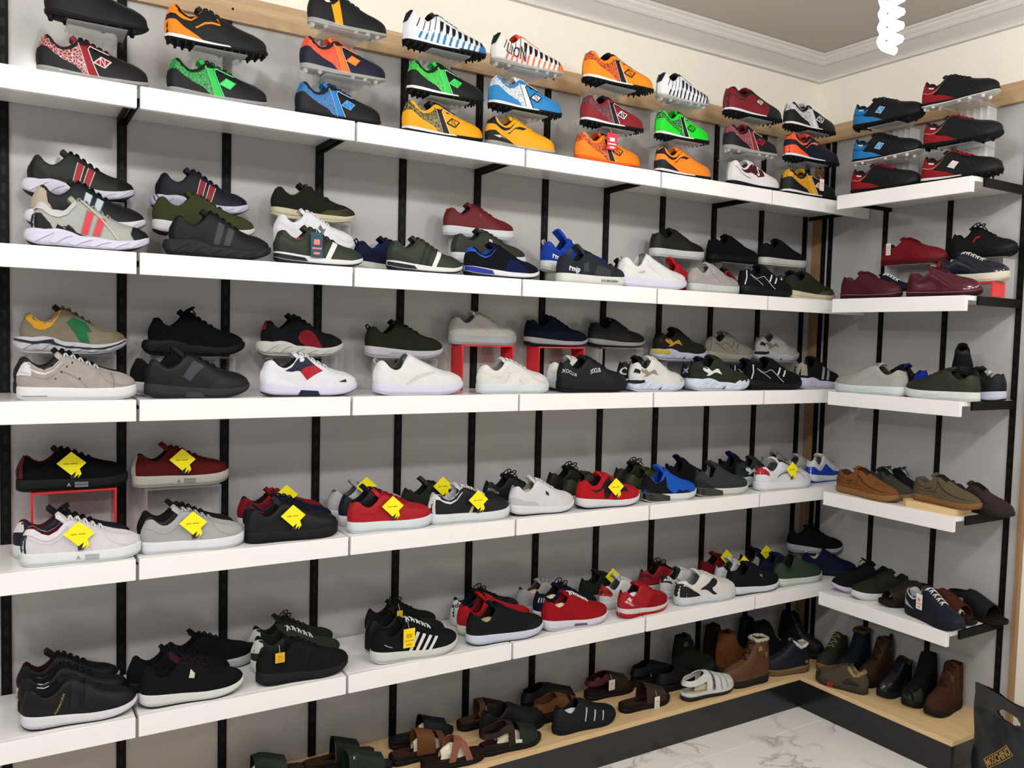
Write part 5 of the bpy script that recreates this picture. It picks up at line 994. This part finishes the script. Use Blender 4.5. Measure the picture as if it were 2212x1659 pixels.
# ------------------------------------------------------------------ lowest shelf row
shoe('runner', 'L5', d1, 35, 259, 'black sneaker with white toe edge at the back at far left', dict(main='#161416', mid='#c9c6c8', out='#1a1a1c', lace='#141214', lin='#2a1416', ton='#1b1416'), [], tl=.03, group=G5)
shoe('runner', 'L5', d2, 38, 278, 'black leather sneaker with white insole label behind the strapped one', dict(main='#151516', mid='#161617', out='#131314', lace='#131314', lin='#1a1a1b'), [lambda B: B.p('lining_label', '#c9c9cb', [(.14, .8), (.14, 1), (.26, 1), (.26, .8)])], group=G5)
def strapped(B):
    B.strap('velcro_strap', '#1b1b1d', .40, .47, .15, .02); B.strap('velcro_strap', '#1b1b1d', .52, .59, .15, .02); B.text('FORMARK', '#8a7a50', .31, .42, .008, .9)
shoe('runner', 'L5', d3, 44, 298, 'black leather sneaker with two straps and white sole at far left', dict(main='#151516', mid='#e2e0e6', out='#20222e', lace='#141416', lin='#1c1d1e'), [strapped, lambda B: seams(B, '#0c0c0d')], laces=0, group=G5)
shoe('court', 'L5', d1, 350, 549, 'black suede sneaker with white sole edge at the back of three', dict(main='#121214', mid='#bdbcc2', out='#17171a', lace='#101012', lin='#101012'), [], k='suede', tl=.03, group=G5)
shoe('runner', 'L5', d2, 279, 490, 'black suede sneaker with small white emblem behind the white soled one', dict(main='#121214', mid='#161618', out='#131315', lace='#101012', lin='#101012'), [lambda B: B.p('logo_mark', '#d8d4c8', [(.50, .62), (.52, .82), (.55, .70), (.545, .58)])], k='suede', L=.29, group=G5)
shoe('runner', 'L5', d3, 299, 527, 'black suede running shoe with white sole and small triangular emblem', dict(main='#131315', mid='#dedede', out='#17171c', lace='#111113', lin='#111113', ton='#3a1a20'), [lambda B: B.p('logo_mark', '#d6d0c0', [(.44, .5), (.46, .78), (.50, .68), (.49, .52)])], k='suede', tl=.028, group=G5)
wheel = lambda B: heeltab(B, '#d0d2cc', .42, .10)
shoe('runner', 'L5', d1, 537, 721, 'dark green sneaker with white heel at the back of three', dict(main='#20261e', mid='#d8d8d6', out='#c8c8c6', lace='#1b2019', lin='#15181a'), [wheel], k='mesh', bow=True, tl=.028, group=G5)
shoe('runner', 'L5', d2, 541, 736, 'dark green sneaker with white heel and white laces in the middle of three', dict(main='#2a3026', mid='#dcdcda', out='#ccccca', lace='#d8dcd8', lin='#191c18'), [wheel], k='mesh', tl=.028, group=G5)
shoe('runner', 'L5', d3, 552, 752, 'all black running shoe with a yellow card in the collar', dict(main='#151618', mid='#1c1d1f', out='#141517', lace='#131416', lin='#1f2022'), [lambda B: B.p('stitch', '#2a2b2e', line([(.46, .0), (.5, .5), (.53, .9)], .004))], k='mesh', tl=.022, tag_=((.028, .03, '#d8a81e', '#b98a18'), .2, 1.0), group=G5)
shoe('runner', 'L5', d1, 787, 942, 'black sneaker at the back behind the white striped one', dict(main='#191b17', mid='#c9c9c6', out='#191b17', lace='#151713', lin='#141512'), [], k='mesh', bow=True, group=G5)
shoe('runner', 'L5', d2, 788, 960, 'black sneaker with tiny silver emblem in the middle behind the white striped one', dict(main='#131417', mid='#151619', out='#121316', lace='#111215', lin='#121316'), [], tag_=((.02, .03, '#d8b02c', '#b8921e'), .36, 1.0), group=G5)
shoe('runner', 'L5', d3, 799, 987, 'black running shoe with four white stripes and a yellow card tag', dict(main='#131417', mid='#d6d8d2', out='#c6c8c2', lace='#e8e8e8', lin='#111215'), [lambda B: bars(B, '#e4e4e4', (.38, .45, .52, .59), .035, .095, .02, .72), lambda B: B.p('label', '#a8a8aa', line([(.10, .45), (.19, .36)], .012))], k='mesh', tag_=((.040, .062, '#f2cf14', '#c49a10'), .37, .52), group=G5)
shoe('court', 'L5', d1, 973, 1120, 'navy sneaker with white lettered heel at the back of three beside the red', dict(main='#141722', mid='#d2d4d8', out='#d2d4d8', lace='#14161c', lin='#131620', ton='#141722'), [lambda B: heeltab(B, '#d8d8da', .0, .10), lambda B: B.text('adora', '#15161a', .06, .72, .018)], bow=True, group=G5)
shoe('slip', 'L5', d2, 987, 1145, 'bright red knit sneaker behind the black one with white wave sole', dict(main='#a81c22', mid='#cfd2c4', out='#bfc2b4', lace='#b01e26', lin='#7c1418', ton='#a81c22'), [], k='mesh', tl=.026, group=G5)
shoe('slip', 'L5', d3, 1007, 1172, 'black knit runner with white wave textured sole', dict(main='#191a1c', mid='#ced4e4', out='#23252c', lin='#121315', lace='#151617'), [lambda B: B.p('mudguard', '#141416', [(.62, 0), (.76, .4), (.9, .85), (1, 1), (1, 0)])], k='mesh', stuff='#b0a07c', tl=.02, group=G5)
shoe('court', 'L5', d1, 1114, 1252, 'pale grey sneaker with dark lining at the back of three beside the red', dict(main='#a8a4a0', mid='#c2c2c4', out='#b2b2b4', lace='#a8a4a0', lin='#4a3430'), [lambda B: seams(B, '#8a8682')], stuff='#c9b998', group=G5)
shoe('runner', 'L5', d2, 1151, 1290, 'navy knit sneaker with tied laces and small white stripes behind the red one', dict(main='#131828', mid='#d4d6da', out='#c4c6ca', lace='#131828', lin='#10131c'), [lambda B: bars(B, '#c9ccd4', (.02, .045, .07), .010, .0, .55, .8)], k='mesh', bow=True, stuff='#d8ccb0', group=G5)
shoe('runner', 'L5', d3, 1169, 1312, 'red knit runner with white laces and white sole', dict(main='#95141c', mid='#dcd9e4', out='#cac7d2', lace='#ecebe8', lin='#7c1218', ton='#95141c'), [lambda B: B.sp('sole_window', '#6a5a6c', [(.40, .3), (.42, .6), (.58, .6), (.6, .3)])], k='mesh', stuff='#d8ccb0', tl=.02, group=G5)
shoe('court', 'L5', d1, 1262, 1352, 'dark olive sneaker with yellow tag at the back behind the red runner', dict(main='#24241a', mid='#b9bab6', out='#b9bab6', lace='#1f2018', lin='#15150f'), [], k='suede', tag_=('diamond', .5, 1.0), L=.265, tl=.03, group=G5)
shoe('court', 'L5', d2, 1301, 1400, 'white sneaker with red lettered heel behind the red emblem one', dict(main='#d4d4d4', mid='#ccd0d2', out='#bcc0c2', lace='#d8d8d8', lin='#4a5456', ton='#c8cacc'), [lambda B: heeltab(B, '#b8202a', .42, .14), lambda B: B.text('adora', '#3a1216', .07, .7, .018)], L=.265, tl=.034, group=G5)
shoe('runner', 'L5', d3+.005, 1332, 1443, 'red leather sneaker with white emblem and red and white sole toe turned away', dict(main='#9e1b24', mid='#d8d0cc', out='#aa1c22', lace='#9e1b24', lin='#141012', ton='#9e1b24'), [lambda B: B.p('side_panel', '#8a141c', [(.44, 0), (.52, .5), (.62, .8), (.8, .9), (1, 1), (1, 0)], 'mesh'), lambda B: B.p('logo_mark', '#e8d4d4', [(.06, .62), (.10, .8), (.115, .7), (.15, .8), (.12, .56), (.16, .5), (.09, .54)]), lambda B: B.text('dockers', '#e4c8c8', .11, .42, .012, -.2), lambda B: B.sp('sole_band', '#b01c22', [(0, .16), (0, .5), (.5, .42), (1, .5), (1, .3), (.5, .14)])], stuff='#e8dcd8', yaw=7, group=G5)
shoe('court', 'L5', d1, 1382, 1480, 'dark red sneaker with black laces at the back behind the white and black one', dict(main='#8c1c22', mid='#c6c8c8', out='#c6c8c8', lace='#15100f', lin='#140f10', ton='#17120f'), [lambda B: B.text('adora', '#2a0c0e', .08, .72, .018)], bow=True, L=.265, group=G5)
shoe('court', 'L5', d2, 1424, 1530, 'white sneaker with black lettered heel directly behind the white and black one', dict(main='#cfcfcd', mid='#ccd0d0', out='#bcc0c0', lace='#d8d8d8', lin='#1c2024', ton='#2a2c34'), [lambda B: heeltab(B, '#1c1d20', .6, .14), lambda B: B.text('adora', '#e0e0e0', .07, .8, .014)], L=.265, group=G5)
shoe('court', 'L5', d3, 1454, 1590, 'white court sneaker with black curved side stripe', dict(main='#dedbd4', mid='#d4dade', out='#c4cace', lace='#e0ded8', lin='#8a8c8c', ton='#dcd9d2'), [lambda B: B.p('heel_counter', '#1b1d20', [(0, 0), (0, .85), (.12, .8), (.22, .5), (.30, .15), (.32, 0)]), lambda B: B.p('side_stripe', '#1b1d20', [(.30, .42), (.42, .5), (.54, .95), (.62, .9), (.56, .55), (.48, .36), (.60, .0), (.54, 0), (.42, .3), (.34, .34)], sm=1), lambda B: B.text('adora', '#d8d8d8', .09, .8, .014)], tl=.026, group=G5)
shoe('court', 'L5', d1, 1514, 1600, 'dark red suede sneaker with yellow tag behind the black white soled one', dict(main='#6a181c', mid='#bcbcbc', out='#bcbcbc', lace='#5a1418', lin='#1a1012'), [], k='suede', tag_=('diamond', .45, 1.0), L=.26, tl=.028, group=G5)
shoe('court', 'L5', d2, 1541, 1640, 'white leather sneaker with yellow tag behind the black white soled one', dict(main='#cacace', mid='#d0d4d8', out='#d0d4d8', lace='#d2d2d6', lin='#262628'), [], tag_=('diamond', .48, 1.0), L=.26, tl=.028, group=G5)
shoe('runner', 'L5', d3, 1566, 1683, 'black suede runner with white sole and small grey badge', dict(main='#15171a', mid='#d9dfe4', out='#1c1d20', lace='#131517', lin='#101214'), [lambda B: B.p('logo_mark', '#7a7c80', [(.52, .58), (.52, .7), (.57, .68), (.57, .56)])], k='suede', group=G5)
shoe('court', 'L5', d1, 1596, 1680, 'black sneaker with white side panel at the back behind the green one', dict(main='#1b191c', mid='#b4b4b8', out='#b4b4b8', lace='#18171a', lin='#141316'), [lambda B: B.p('side_panel', '#a8a4a4', [(.12, .0), (.16, .7), (.3, .9), (.4, .5), (.4, 0)])], tag_=('diamond', .5, 1.0), L=.25, tl=.03, group=G5)
shoe('court', 'L5', d2, 1636, 1728, 'navy sneaker with white sole directly behind the green one', dict(main='#131a2e', mid='#cdd2d6', out='#cdd2d6', lace='#12172a', lin='#101420'), [], k='suede', L=.255, group=G5)
shoe('slip', 'L5', d3, 1668, 1776, 'green knit slip on sneaker with white sole and dark collar', dict(main='#2f4030', mid='#cdd6c9', out='#bdc6b9', lin='#151a15'), [lambda B: B.p('logo_mark', '#6a2a28', smoothpoly([(.42, .38), (.42, .52), (.47, .52), (.47, .38)], 2)), lambda B: collar(B, '#1f2a20')], k='mesh', closed=True, group=G5)
shoe('slip', 'L5', .250, 1735, 1847, 'plain navy slip on shoe with toe towards the corner', dict(main='#151a30', mid='#14182a', out='#11141f', lin='#c9c4b4'), [], k='suede', closed=True, L=.245, group=G5, yaw=-42)
shoe('runner', 'L5', .175, 1698, 1822, 'black running shoe with grey sole raised on a riser in the corner', dict(main='#0f110e', mid='#a9a8ae', out='#8f8e94', lace='#0e100d', lin='#0e100d'), [], k='mesh', L=.26, yaw=-36, riser_d=.09, lev=(1760, 1200), riser=CR('black running shoe in the corner'), bow=True, group=G5)
# right wall, lowest row
GR5 = 'shoes on the lowest row of the right wall'
shoe('runner', 'R5', .185, 1808, 1910, 'black running shoe with pale sole facing left nearest the corner', dict(main='#0f1110', mid='#c6c2da', out='#b6b2ca', lace='#0e100f', lin='#0e100f'), [], k='mesh', flip=True, yaw=66, L=.27, bow=True, group=GR5)
shoe('court', 'R5', .195, 1852, 1950, 'dark olive sneaker with white sole facing left and forward', dict(main='#24281e', mid='#d4d6d4', out='#c4c6c4', lace='#1c2018', lin='#2a1c18'), [], k='mesh', flip=True, yaw=70, L=.27, group=GR5)
def slide(B, c, stuff=True, s0=.46, s1=.80, k='leather'):
    B.strap('strap', c, s0, s1, 0, 0, k)
    if stuff: foot_paper(B, (s0+s1)/2)
def foot_paper(B, s, c='#d9cfb4'):
    S = B.S; rnd = random.Random(7); G = []; x0, x1 = float(S.X(max(.2, s-.22))), float(S.X(min(.97, s+.2)))
    for i in range(8):
        f = i/7; ss = (x0+(x1-x0)*f)/B.L+.5; w = float(S.hw(ss))*.62*math.sin(math.pi*(.12+.8*f))**.6; z0 = float(S.sole(np.array([ss]), 1.0, 1)[0][2])+.004; h = (float(S.T(ss))-z0)*.78*math.sin(math.pi*(.15+.75*f))**.5
        G.append([(x0+(x1-x0)*f+rnd.uniform(-.003, .003), w*math.cos(a)*(1+rnd.uniform(-.15, .15)), z0+h*math.sin(a)*(1+rnd.uniform(-.15, .05))) for a in np.linspace(0, math.pi, 8)])
    mb = MB(); mb.grid(G); mb.out('paper_stuffing', mat(c, 'foil'), B.root)
SD = lambda up, bed, sole='#17120f': dict(main=up, lin=bed, mid=sole, out=sole)
shoe('sandal', 'R5', .185, 1908, 2004, 'dark brown open toe sandal stuffed with paper facing left', SD('#2a1c17', '#241a16'), [lambda B: slide(B, '#2b1d18', True, .30, .86), lambda B: B.heelstrap('#2b1d18')], flip=True, yaw=72, L=.25, group=GR5)
shoe('runner', 'R5', .300, 1954, 2087, 'navy sneaker with white laces and a pink and white tag', dict(main='#191d2b', mid='#1c1f28', out='#15171d', lace='#e6e3dc', lin='#b0b4b8', ton='#262b38'), [lambda B: heeltab(B, '#c9ccd0', .0, .06), lambda B: B.p('side_stripe', '#b4b8be', [(.02, .0), (.06, .4), (.26, .02), (.2, 0)]), lambda B: collar(B, '#b9bcc0')], yaw=-14, tag_=((.03, .06, '#ece2dc', '#d88a80'), .36, .52), group=GR5)
shoe('sandal', 'R5', .175, 1990, 2110, 'reddish brown open toe sandal stuffed with paper', SD('#4a2418', '#3a2018'), [lambda B: slide(B, '#4a2519', True, .34, .80, 'suede'), lambda B: B.heelstrap('#4a2519')], yaw=-14, L=.265, group=GR5)
shoe('sandal', 'R5', .078, 2046, 2176, 'black open toe sandal against the wall', SD('#17181a', '#141516'), [lambda B: slide(B, '#191a1c', False, .36, .78), lambda B: B.heelstrap('#191a1c')], yaw=-10, L=.27, group=GR5)
# ------------------------------------------------------------------ plinth: sandals, then boots
GP = 'sandals and shoes on the plinth'; GB = 'boots in the corner of the plinth'
def cross(B, c, c2=None): B.strap('strap', c, .36, .46, 0, .26); B.strap('strap', c2 or c, .62, .72, 0, -.26, off=.003)
shoe('sandal', 'L6', .10, 517, 636, 'dark green slide sandal with pale paper at the far left of the plinth', SD('#1f2720', '#2a2a22'), [lambda B: slide(B, '#222b24', True, .30, .72)], L=.25, group=GP)
shoe('sandal', 'L6', .105, 647, 812, 'black toe slide sandal with brown lining beside the wall', SD('#171514', '#3a221a'), [lambda B: slide(B, '#1a1918', False, .42, .76), lambda B: B.p('edge_tape', '#8a7a58', line([(.42, .02), (.42, .98)], .01))], L=.255, group=GP)
shoe('sandal', 'L6', .215, 708, 832, 'dark green pleated slide sandal in front of the black toe one', SD('#1d2a24', '#202522'), [lambda B: slide(B, '#1f2c26', False, .34, .84), lambda B: [B.p('pleat', '#16211c', line([(.44+.06*i, .05), (.46+.055*i, .6), (.48+.05*i, .98)], .006), off=.0045) for i in range(5)], lambda B: B.p('rivet', '#b9b9b4', [(.40, .8), (.40, .9), (.42, .9), (.42, .8)], off=.0045)], L=.25, group=GP)
shoe('sandal', 'L6', .085, 831, 987, 'black slide sandal with crumpled paper against the wall', SD('#15161a', '#15161a'), [lambda B: slide(B, '#17181c', True, .48, .86)], L=.255, group=GP)
shoe('sandal', 'L6', .19, 837, 992, 'tan brown open toe sandal with crossed straps stuffed with paper', SD('#5c3a22', '#3a2218'), [lambda B: B.strap('strap', '#6a4426', .34, .60, 0, .02), lambda B: B.strap('strap', '#5c3820', .66, .76, 0, .0), lambda B: foot_paper(B, .55)], L=.265, group=GP)
shoe('sandal', 'L6', .285, 922, 1036, 'brown sandal with two pinkish leather crossed straps', SD('#8c5446', '#2a1916'), [lambda B: cross(B, '#8c5646', '#935c4c'), lambda B: foot_paper(B, .5)], L=.25, group=GP)
shoe('sandal', 'L6', .278, 1041, 1162, 'dark brown sandal with heel strap and dark green toe', SD('#2f1f1c', '#33191a'), [lambda B: B.heelstrap('#2f201d', .66, .98, .44), lambda B: B.strap('strap', '#2c1d1b', .40, .50), lambda B: B.strap('toe_strap', '#1c2622', .58, .88), lambda B: foot_paper(B, .48), lambda B: B.p('label', '#d8d6c8', [(.50, .12), (.50, .32), (.60, .32), (.60, .12)], off=.006)], L=.255, group=GP)
shoe('sandal', 'L6', .075, 984, 1117, 'brown and black slide sandal with paper behind the black shoe', SD('#2a1c14', '#4a3020'), [lambda B: slide(B, '#221a16', True, .44, .78), lambda B: B.strap('strap', '#5a3c22', .30, .40, 0, .04)], L=.255, group=GP)
shoe('derby', 'L6', .172, 1028, 1188, 'worn black leather shoe between the brown sandals', dict(main='#141416', mid='#161618', out='#141416', lace='#121214', lin='#121214'), [lambda B: seams(B, '#0b0b0c')], closed=True, k='leather', L=.29, group=GP)
def fisher(B, c='#d2d4d6'):
    for s in (.42, .55, .68): B.p('slit', c, [(s, .18), (s+.015, .18), (s+.05, .78), (s+.03, .78)])
shoe('derby', 'L6', .268, 1192, 1329, 'black fisherman sandal with pale slits and silver paper inside', dict(main='#16171a', mid='#18191c', out='#141518', lace='#141518', lin='#141518'), [fisher], closed=True, stuff='#c9cbce', group=GP)
shoe('sandal', 'L6', .062, 1113, 1254, 'black closed sandal with white paper against the wall', dict(SD('#141416', '#141416')), [lambda B: slide(B, '#161618', True, .36, .92), lambda B: B.heelstrap('#161618', .3, 1.0, .44)], L=.255, group=GP)
shoe('sandal', 'L6', .160, 1152, 1262, 'tan leather sandal with heel strap behind the fisherman one', SD('#5c3a20', '#3a2416'), [lambda B: B.heelstrap('#5f3c22', .3, .95, .46), lambda B: B.strap('strap', '#63401f', .40, .62), lambda B: B.strap('strap', '#5a3820', .70, .82)], L=.24, group=GP)
shoe('sandal', 'L6', .085, 1249, 1384, 'dark brown sandal with dark red heel strap and paper tag', SD('#2a1a15', '#2c1713'), [lambda B: B.strap('strap', '#2e1d17', .40, .78), lambda B: B.heelstrap('#4a161c', .60, 1.0, .40)], L=.255, tag_=((.03, .042, '#d8d4c8', '#b9b4a6'), .42, .45), group=GP)
shoe('sandal', 'L6', .243, 1329, 1454, 'dark brown slide sandal with white paper tag at the plinth edge', SD('#33241d', '#33221b'), [lambda B: slide(B, '#36271f', False, .44, .84)], L=.255, tag_=((.026, .05, '#dedad0', '#bdb8ac'), .62, .02), group=GP)
shoe('sandal', 'L6', .070, 1366, 1452, 'black buckled sandal against the wall behind the white one', SD('#121214', '#121214'), [lambda B: slide(B, '#141416', True, .38, .88), lambda B: B.heelstrap('#141416', .4, 1.0, .42)], L=.235, group=GP)
shoe('sandal', 'L6', .165, 1418, 1512, 'black closed sandal with white paper behind the white one', SD('#131315', '#131315'), [lambda B: slide(B, '#151517', True, .34, .92), lambda B: B.heelstrap('#151517', .2, 1.0, .44)], L=.24, group=GP)
shoe('sandal', 'L6', .278, 1469, 1585, 'white leather strap sandal with dark sole', dict(main='#d6d6d4', lin='#c9bfae', mid='#d8d8d6', out='#2a2624'), [lambda B: B.heelstrap('#d9d9d8', .62, 1.0, .44), lambda B: B.strap('strap', '#dcdcdb', .38, .48), lambda B: B.strap('strap', '#d8d8d7', .54, .64), lambda B: B.strap('strap', '#d8d8d7', .66, .76), lambda B: B.strap('strap', '#d8d8d7', .78, .95), lambda B: foot_paper(B, .42, '#c9bd98')], group=GP)
# boots: placed by position on the plinth, toe direction in degrees
def boot(prof, x, y, ang, label, c, des=(), L=.27, k='suede', name=None, group=GB, flipside=None, laces=6, z=.14, **kw):
    c = dict(dict(main=BK, mid='#1b1917', out='#1b1917', lin='#1b1b1b', ton=None, lace=None), **c)
    root = empty(name or NAMES[prof], (x, y, z), R(ang)); tag(root, label, CATS.get(prof, 'boot'), group)
    vx, vy = CAM[0]-x, CAM[1]-y; side = 1 if (-math.sin(R(ang))*vx+math.cos(R(ang))*vy) > 0 else -1
    B = Build(prof, L, root, side); B.opt = dict(tl=kw.get('tl', .014)); B.soles(c['mid'], c['out']); B.upper(c['main'], c['lin'], c['ton'] or c['main'], k)
    if laces: B.laces(c['lace'] or c['main'], laces, kw.get('bow', False))
    for f in des: f(B)
    if kw.get('stuff'): B.stuffing(kw['stuff'])
    if kw.get('pull'): B.pulltab(kw['pull'])
    if kw.get('fleece'): fleece(B, kw['fleece'])
    SHOES.append((label, L, (x, y, z))); return root
def fleece(B, c):
    S = B.S; mb = MB(); P_ = []
    for s in np.linspace(.03, .34, 12): q = S.surf(np.array([s]), np.array([1.0]), 1)[0]; P_.append((q[0], q[1], q[2]))
    P_ = P_+[(x, -y, z) for x, y, z in P_[::-1]]; rnd = random.Random(3)
    mb.tube(P_, [.008+rnd.uniform(-.002, .002) for _ in P_], 6, True); mb.out('fleece_collar', mat(c, 'suede'), B.root, True)
boot('boot', -.780, -.105, -8, 'dark green and black camouflage boot beside the white sandal', dict(main='#1a1f1a', mid='#161715', lace='#262a24'), [lambda B: B.p('badge', '#4a4630', smoothpoly([(.14, .74), (.14, .88), (.26, .88), (.26, .74)], 2)), lambda B: mudguard(B, '#2b332c')], L=.225)
boot('boot', -.572, -.160, -10, 'rust tan suede boot behind the brown chevron boot', dict(main='#6a3e20', mid='#2a1f18', lace='#4a2a16', lin='#3a2416'), [lambda B: counter(B, '#5f371c', .2, .5, 'suede')], L=.225)
boot('boot', -.640, -.270, 172, 'brown leather boot with yellow chevron at the front of the corner', dict(main='#5a3a24', mid='#26201c', out='#221d1a', lace='#241a16', lin='#23252c'), [lambda B: B.p('badge', '#8a7a54', [(.24, .74), (.26, .86), (.33, .86), (.33, .72)]), lambda B: B.p('chevron', '#b09a48', [(.10, .66), (.135, .48), (.17, .66), (.15, .66), (.135, .56), (.12, .66)]), lambda B: seams(B, '#3f2817')], L=.245, k='leather', fleece='#b9b4a8')
boot('boot', -.345, -.056, -2, 'tall black lace up boot at the back of the boot pile', dict(main='#121315', mid='#141416', lace='#121315'), [], L=.21, k='leather')
boot('boot', -.560, -.054, -2, 'dark brown boot against the wall behind the rust one', dict(main='#2a1c16', mid='#1c1613', lace='#1c1613'), [], L=.21)
boot('boot', -.335, -.160, -14, 'black boot with orange brown toe and yellow laces', dict(main='#151517', mid='#17171a', lace='#8a6a2c'), [lambda B: toecap(B, '#6a4020', .80, 'suede')], L=.24)
boot('mid', -.390, -.268, 164, 'dark navy ankle boot with gum sole and white fleece collar', dict(main='#1a1f28', mid='#7a6040', out='#6a5236', lace='#161a22', lin='#c9c4b8'), [lambda B: B.p('pull_label', '#9a7a58', [(.06, .14), (.08, .3), (.14, .3), (.13, .14)])], L=.25, k='leather', fleece='#cfc9bd')
boot('boot', -.135, -.150, -72, 'black lace up boot with metal eyelets in the far corner', dict(main='#14161a', mid='#151517', lace='#1a1c20'), [lambda B: B.p('eyelets', '#8a8f98', [[(s-.006, h-.012), (s-.006, h+.012), (s+.006, h+.012), (s+.006, h-.012)] for s, h in ((.34, .93), (.37, .88), (.41, .86), (.46, .84), (.50, .82))])], L=.225, k='leather')
boot('mid', -.130, -.320, 188, 'olive ankle boot with tan laces and gum sole', dict(main='#34342a', mid='#8a6c40', out='#7a5e38', lace='#a89468', lin='#3a3626'), [], L=.23)
boot('boot', -.125, -.425, 184, 'dark navy lace up boot with fleece collar by the right wall', dict(main='#17202a', mid='#3a3024', lace='#1c242c', lin='#4a4630'), [], L=.23, fleece='#4a452e')
boot('boot', -.125, -.535, 180, 'tall dark brown boot with embossed shaft by the right wall', dict(main='#3a271a', mid='#241b15', lace='#241a12', lin='#241a12'), [lambda B: B.p('emboss', '#544022', [(.16, .72), (.19, .86), (.22, .74), (.26, .80), (.22, .66)])], L=.23, k='leather', pull='#241a12')
boot('court', -.300, -.500, 106, 'grey brown hiking shoe with fleece lining and red sole mark', dict(main='#4f463a', mid='#3f382f', out='#4a4036', lace='#5a4c3c', lin='#8a7a5c'), [lambda B: toecap(B, '#26262a', .86), lambda B: B.p('overlay', '#26262a', [(.1, 0), (.14, .4), (.3, .5), (.42, .2), (.44, 0)]), lambda B: B.sp('sole_mark', '#9a2a20', [(.60, .1), (.60, .8), (.70, .8), (.70, .1)])], L=.225, fleece='#9a875f', name='hiking_shoe')
boot('mid', -.14, -.645, 184, 'shiny black ankle boot with tan lining', dict(main='#17181c', mid='#1a1b1f', lace='#15161a', lin='#7a5a34'), [lambda B: B.p('label', '#6a6c70', line([(.06, .72), (.14, .74)], .02))], L=.24, k='patent')
boot('boot', -.13, -.748, 188, 'black winter boot with dark green toe by the right wall', dict(main='#14181a', mid='#1c1f1c', lace='#14181a', lin='#14181a'), [lambda B: toecap(B, '#34382c', .74, 'rubber')], L=.235)
boot('boot', -.13, -.852, 182, 'brown ribbed winter boot, last one on the right wall plinth', dict(main='#42281b', mid='#2a1b13', lace='#34201a', lin='#2a1b13'), [lambda B: B.strap('rib', '#4c3020', .30, .34, .3, .02), lambda B: B.strap('rib', '#4c3020', .42, .46, .3, .02)], L=.23)
# ------------------------------------------------------------------ carrier bag on the floor past the plinth
bag = empty('carrier_bag', (-.30, -1.235, 0), R(-96)); tag(bag, 'dark grey plastic carrier bag with gold lettering on the floor at right edge', 'bag')
BAGM = m_gloss('bag_plastic', '#1d1e20', .32); nB, lB = BAGM.node_tree.nodes, BAGM.node_tree.links
_n = nB.new('ShaderNodeTexNoise'); _n.inputs['Scale'].default_value = 9; _n.inputs['Detail'].default_value = 3; _t = nB.new('ShaderNodeTexCoord'); _b = nB.new('ShaderNodeBump'); _b.inputs['Strength'].default_value = .6; _b.inputs['Distance'].default_value = .012
lB.new(_t.outputs['Object'], _n.inputs['Vector']); lB.new(_n.outputs['Fac'], _b.inputs['Height']); lB.new(_b.outputs['Normal'], nB['Principled BSDF'].inputs['Normal'])
rnd = random.Random(5)
def bagpt(u, v, side):             # u along width 0..1, v up 0..1
    w = .34; h = .365; bul = .055*math.sin(math.pi*min(1, v*1.15+.12))**.7*math.sin(math.pi*u)**.45 if v < .93 else .006
    x = (u-.5)*w*(1-.06*v); y = side*(bul*(1-.75*v)+.004); z = .001+h*v+.012*math.sin(7*u+1)*v
    y += .006*math.sin(19*u+5*v+side)*math.sin(11*v+3*u)*v; x += .004*math.sin(13*v+2)
    return (x, y-.03*v*v, z)
for side, nm in ((-1, 'front_sheet'), (1, 'back_sheet')):
    V = []; F = []; n, m_ = 56, 60
    for i in range(m_+1):
        for j in range(n+1): V.append(bagpt(j/n, i/m_, side))
    for i in range(m_):
        for j in range(n):
            u, v = (j+.5)/n, (i+.5)/m_
            if ((u-.42)/.13)**2+((v-.82)/.055)**2 < 1: continue
            q = (i*(n+1)+j, i*(n+1)+j+1, (i+1)*(n+1)+j+1, (i+1)*(n+1)+j); F.append(q if side < 0 else q[::-1])
    pmesh(nm, V, F, BAGM, bag)
GOLD = mat('#b08a4a', 'card')
def bagmap(px, py): return (bagpt(px, py, -1)[0], bagpt(px, py, -1)[1]-.0015, bagpt(px, py, -1)[2])
c0, ca, sa = (.36, .40), math.cos(R(50)), math.sin(R(50))
def bm_(x, y): X, Y = x*ca-y*sa, x*sa+y*ca; return bagmap(c0[0]+X/.34, c0[1]+Y/.365)
V, F = text2d('MOSCHINO', True); pmesh('lettering', [bm_(x*.036*.62, y*.036) for x, y in V], F, GOLD, bag)['kind'] = 'stuff'
for a, b in (((-.062, -.016), (.062, -.016)), ((.062, -.016), (.062, .018)), ((.062, .018), (-.062, .018)), ((-.062, .018), (-.062, -.016))):
    pts = [bm_(a[0]+(b[0]-a[0])*t, a[1]+(b[1]-a[1])*t) for t in np.linspace(0, 1, 8)]; MB().tube(pts, .0012, 4).out('letter_frame', GOLD, bag)
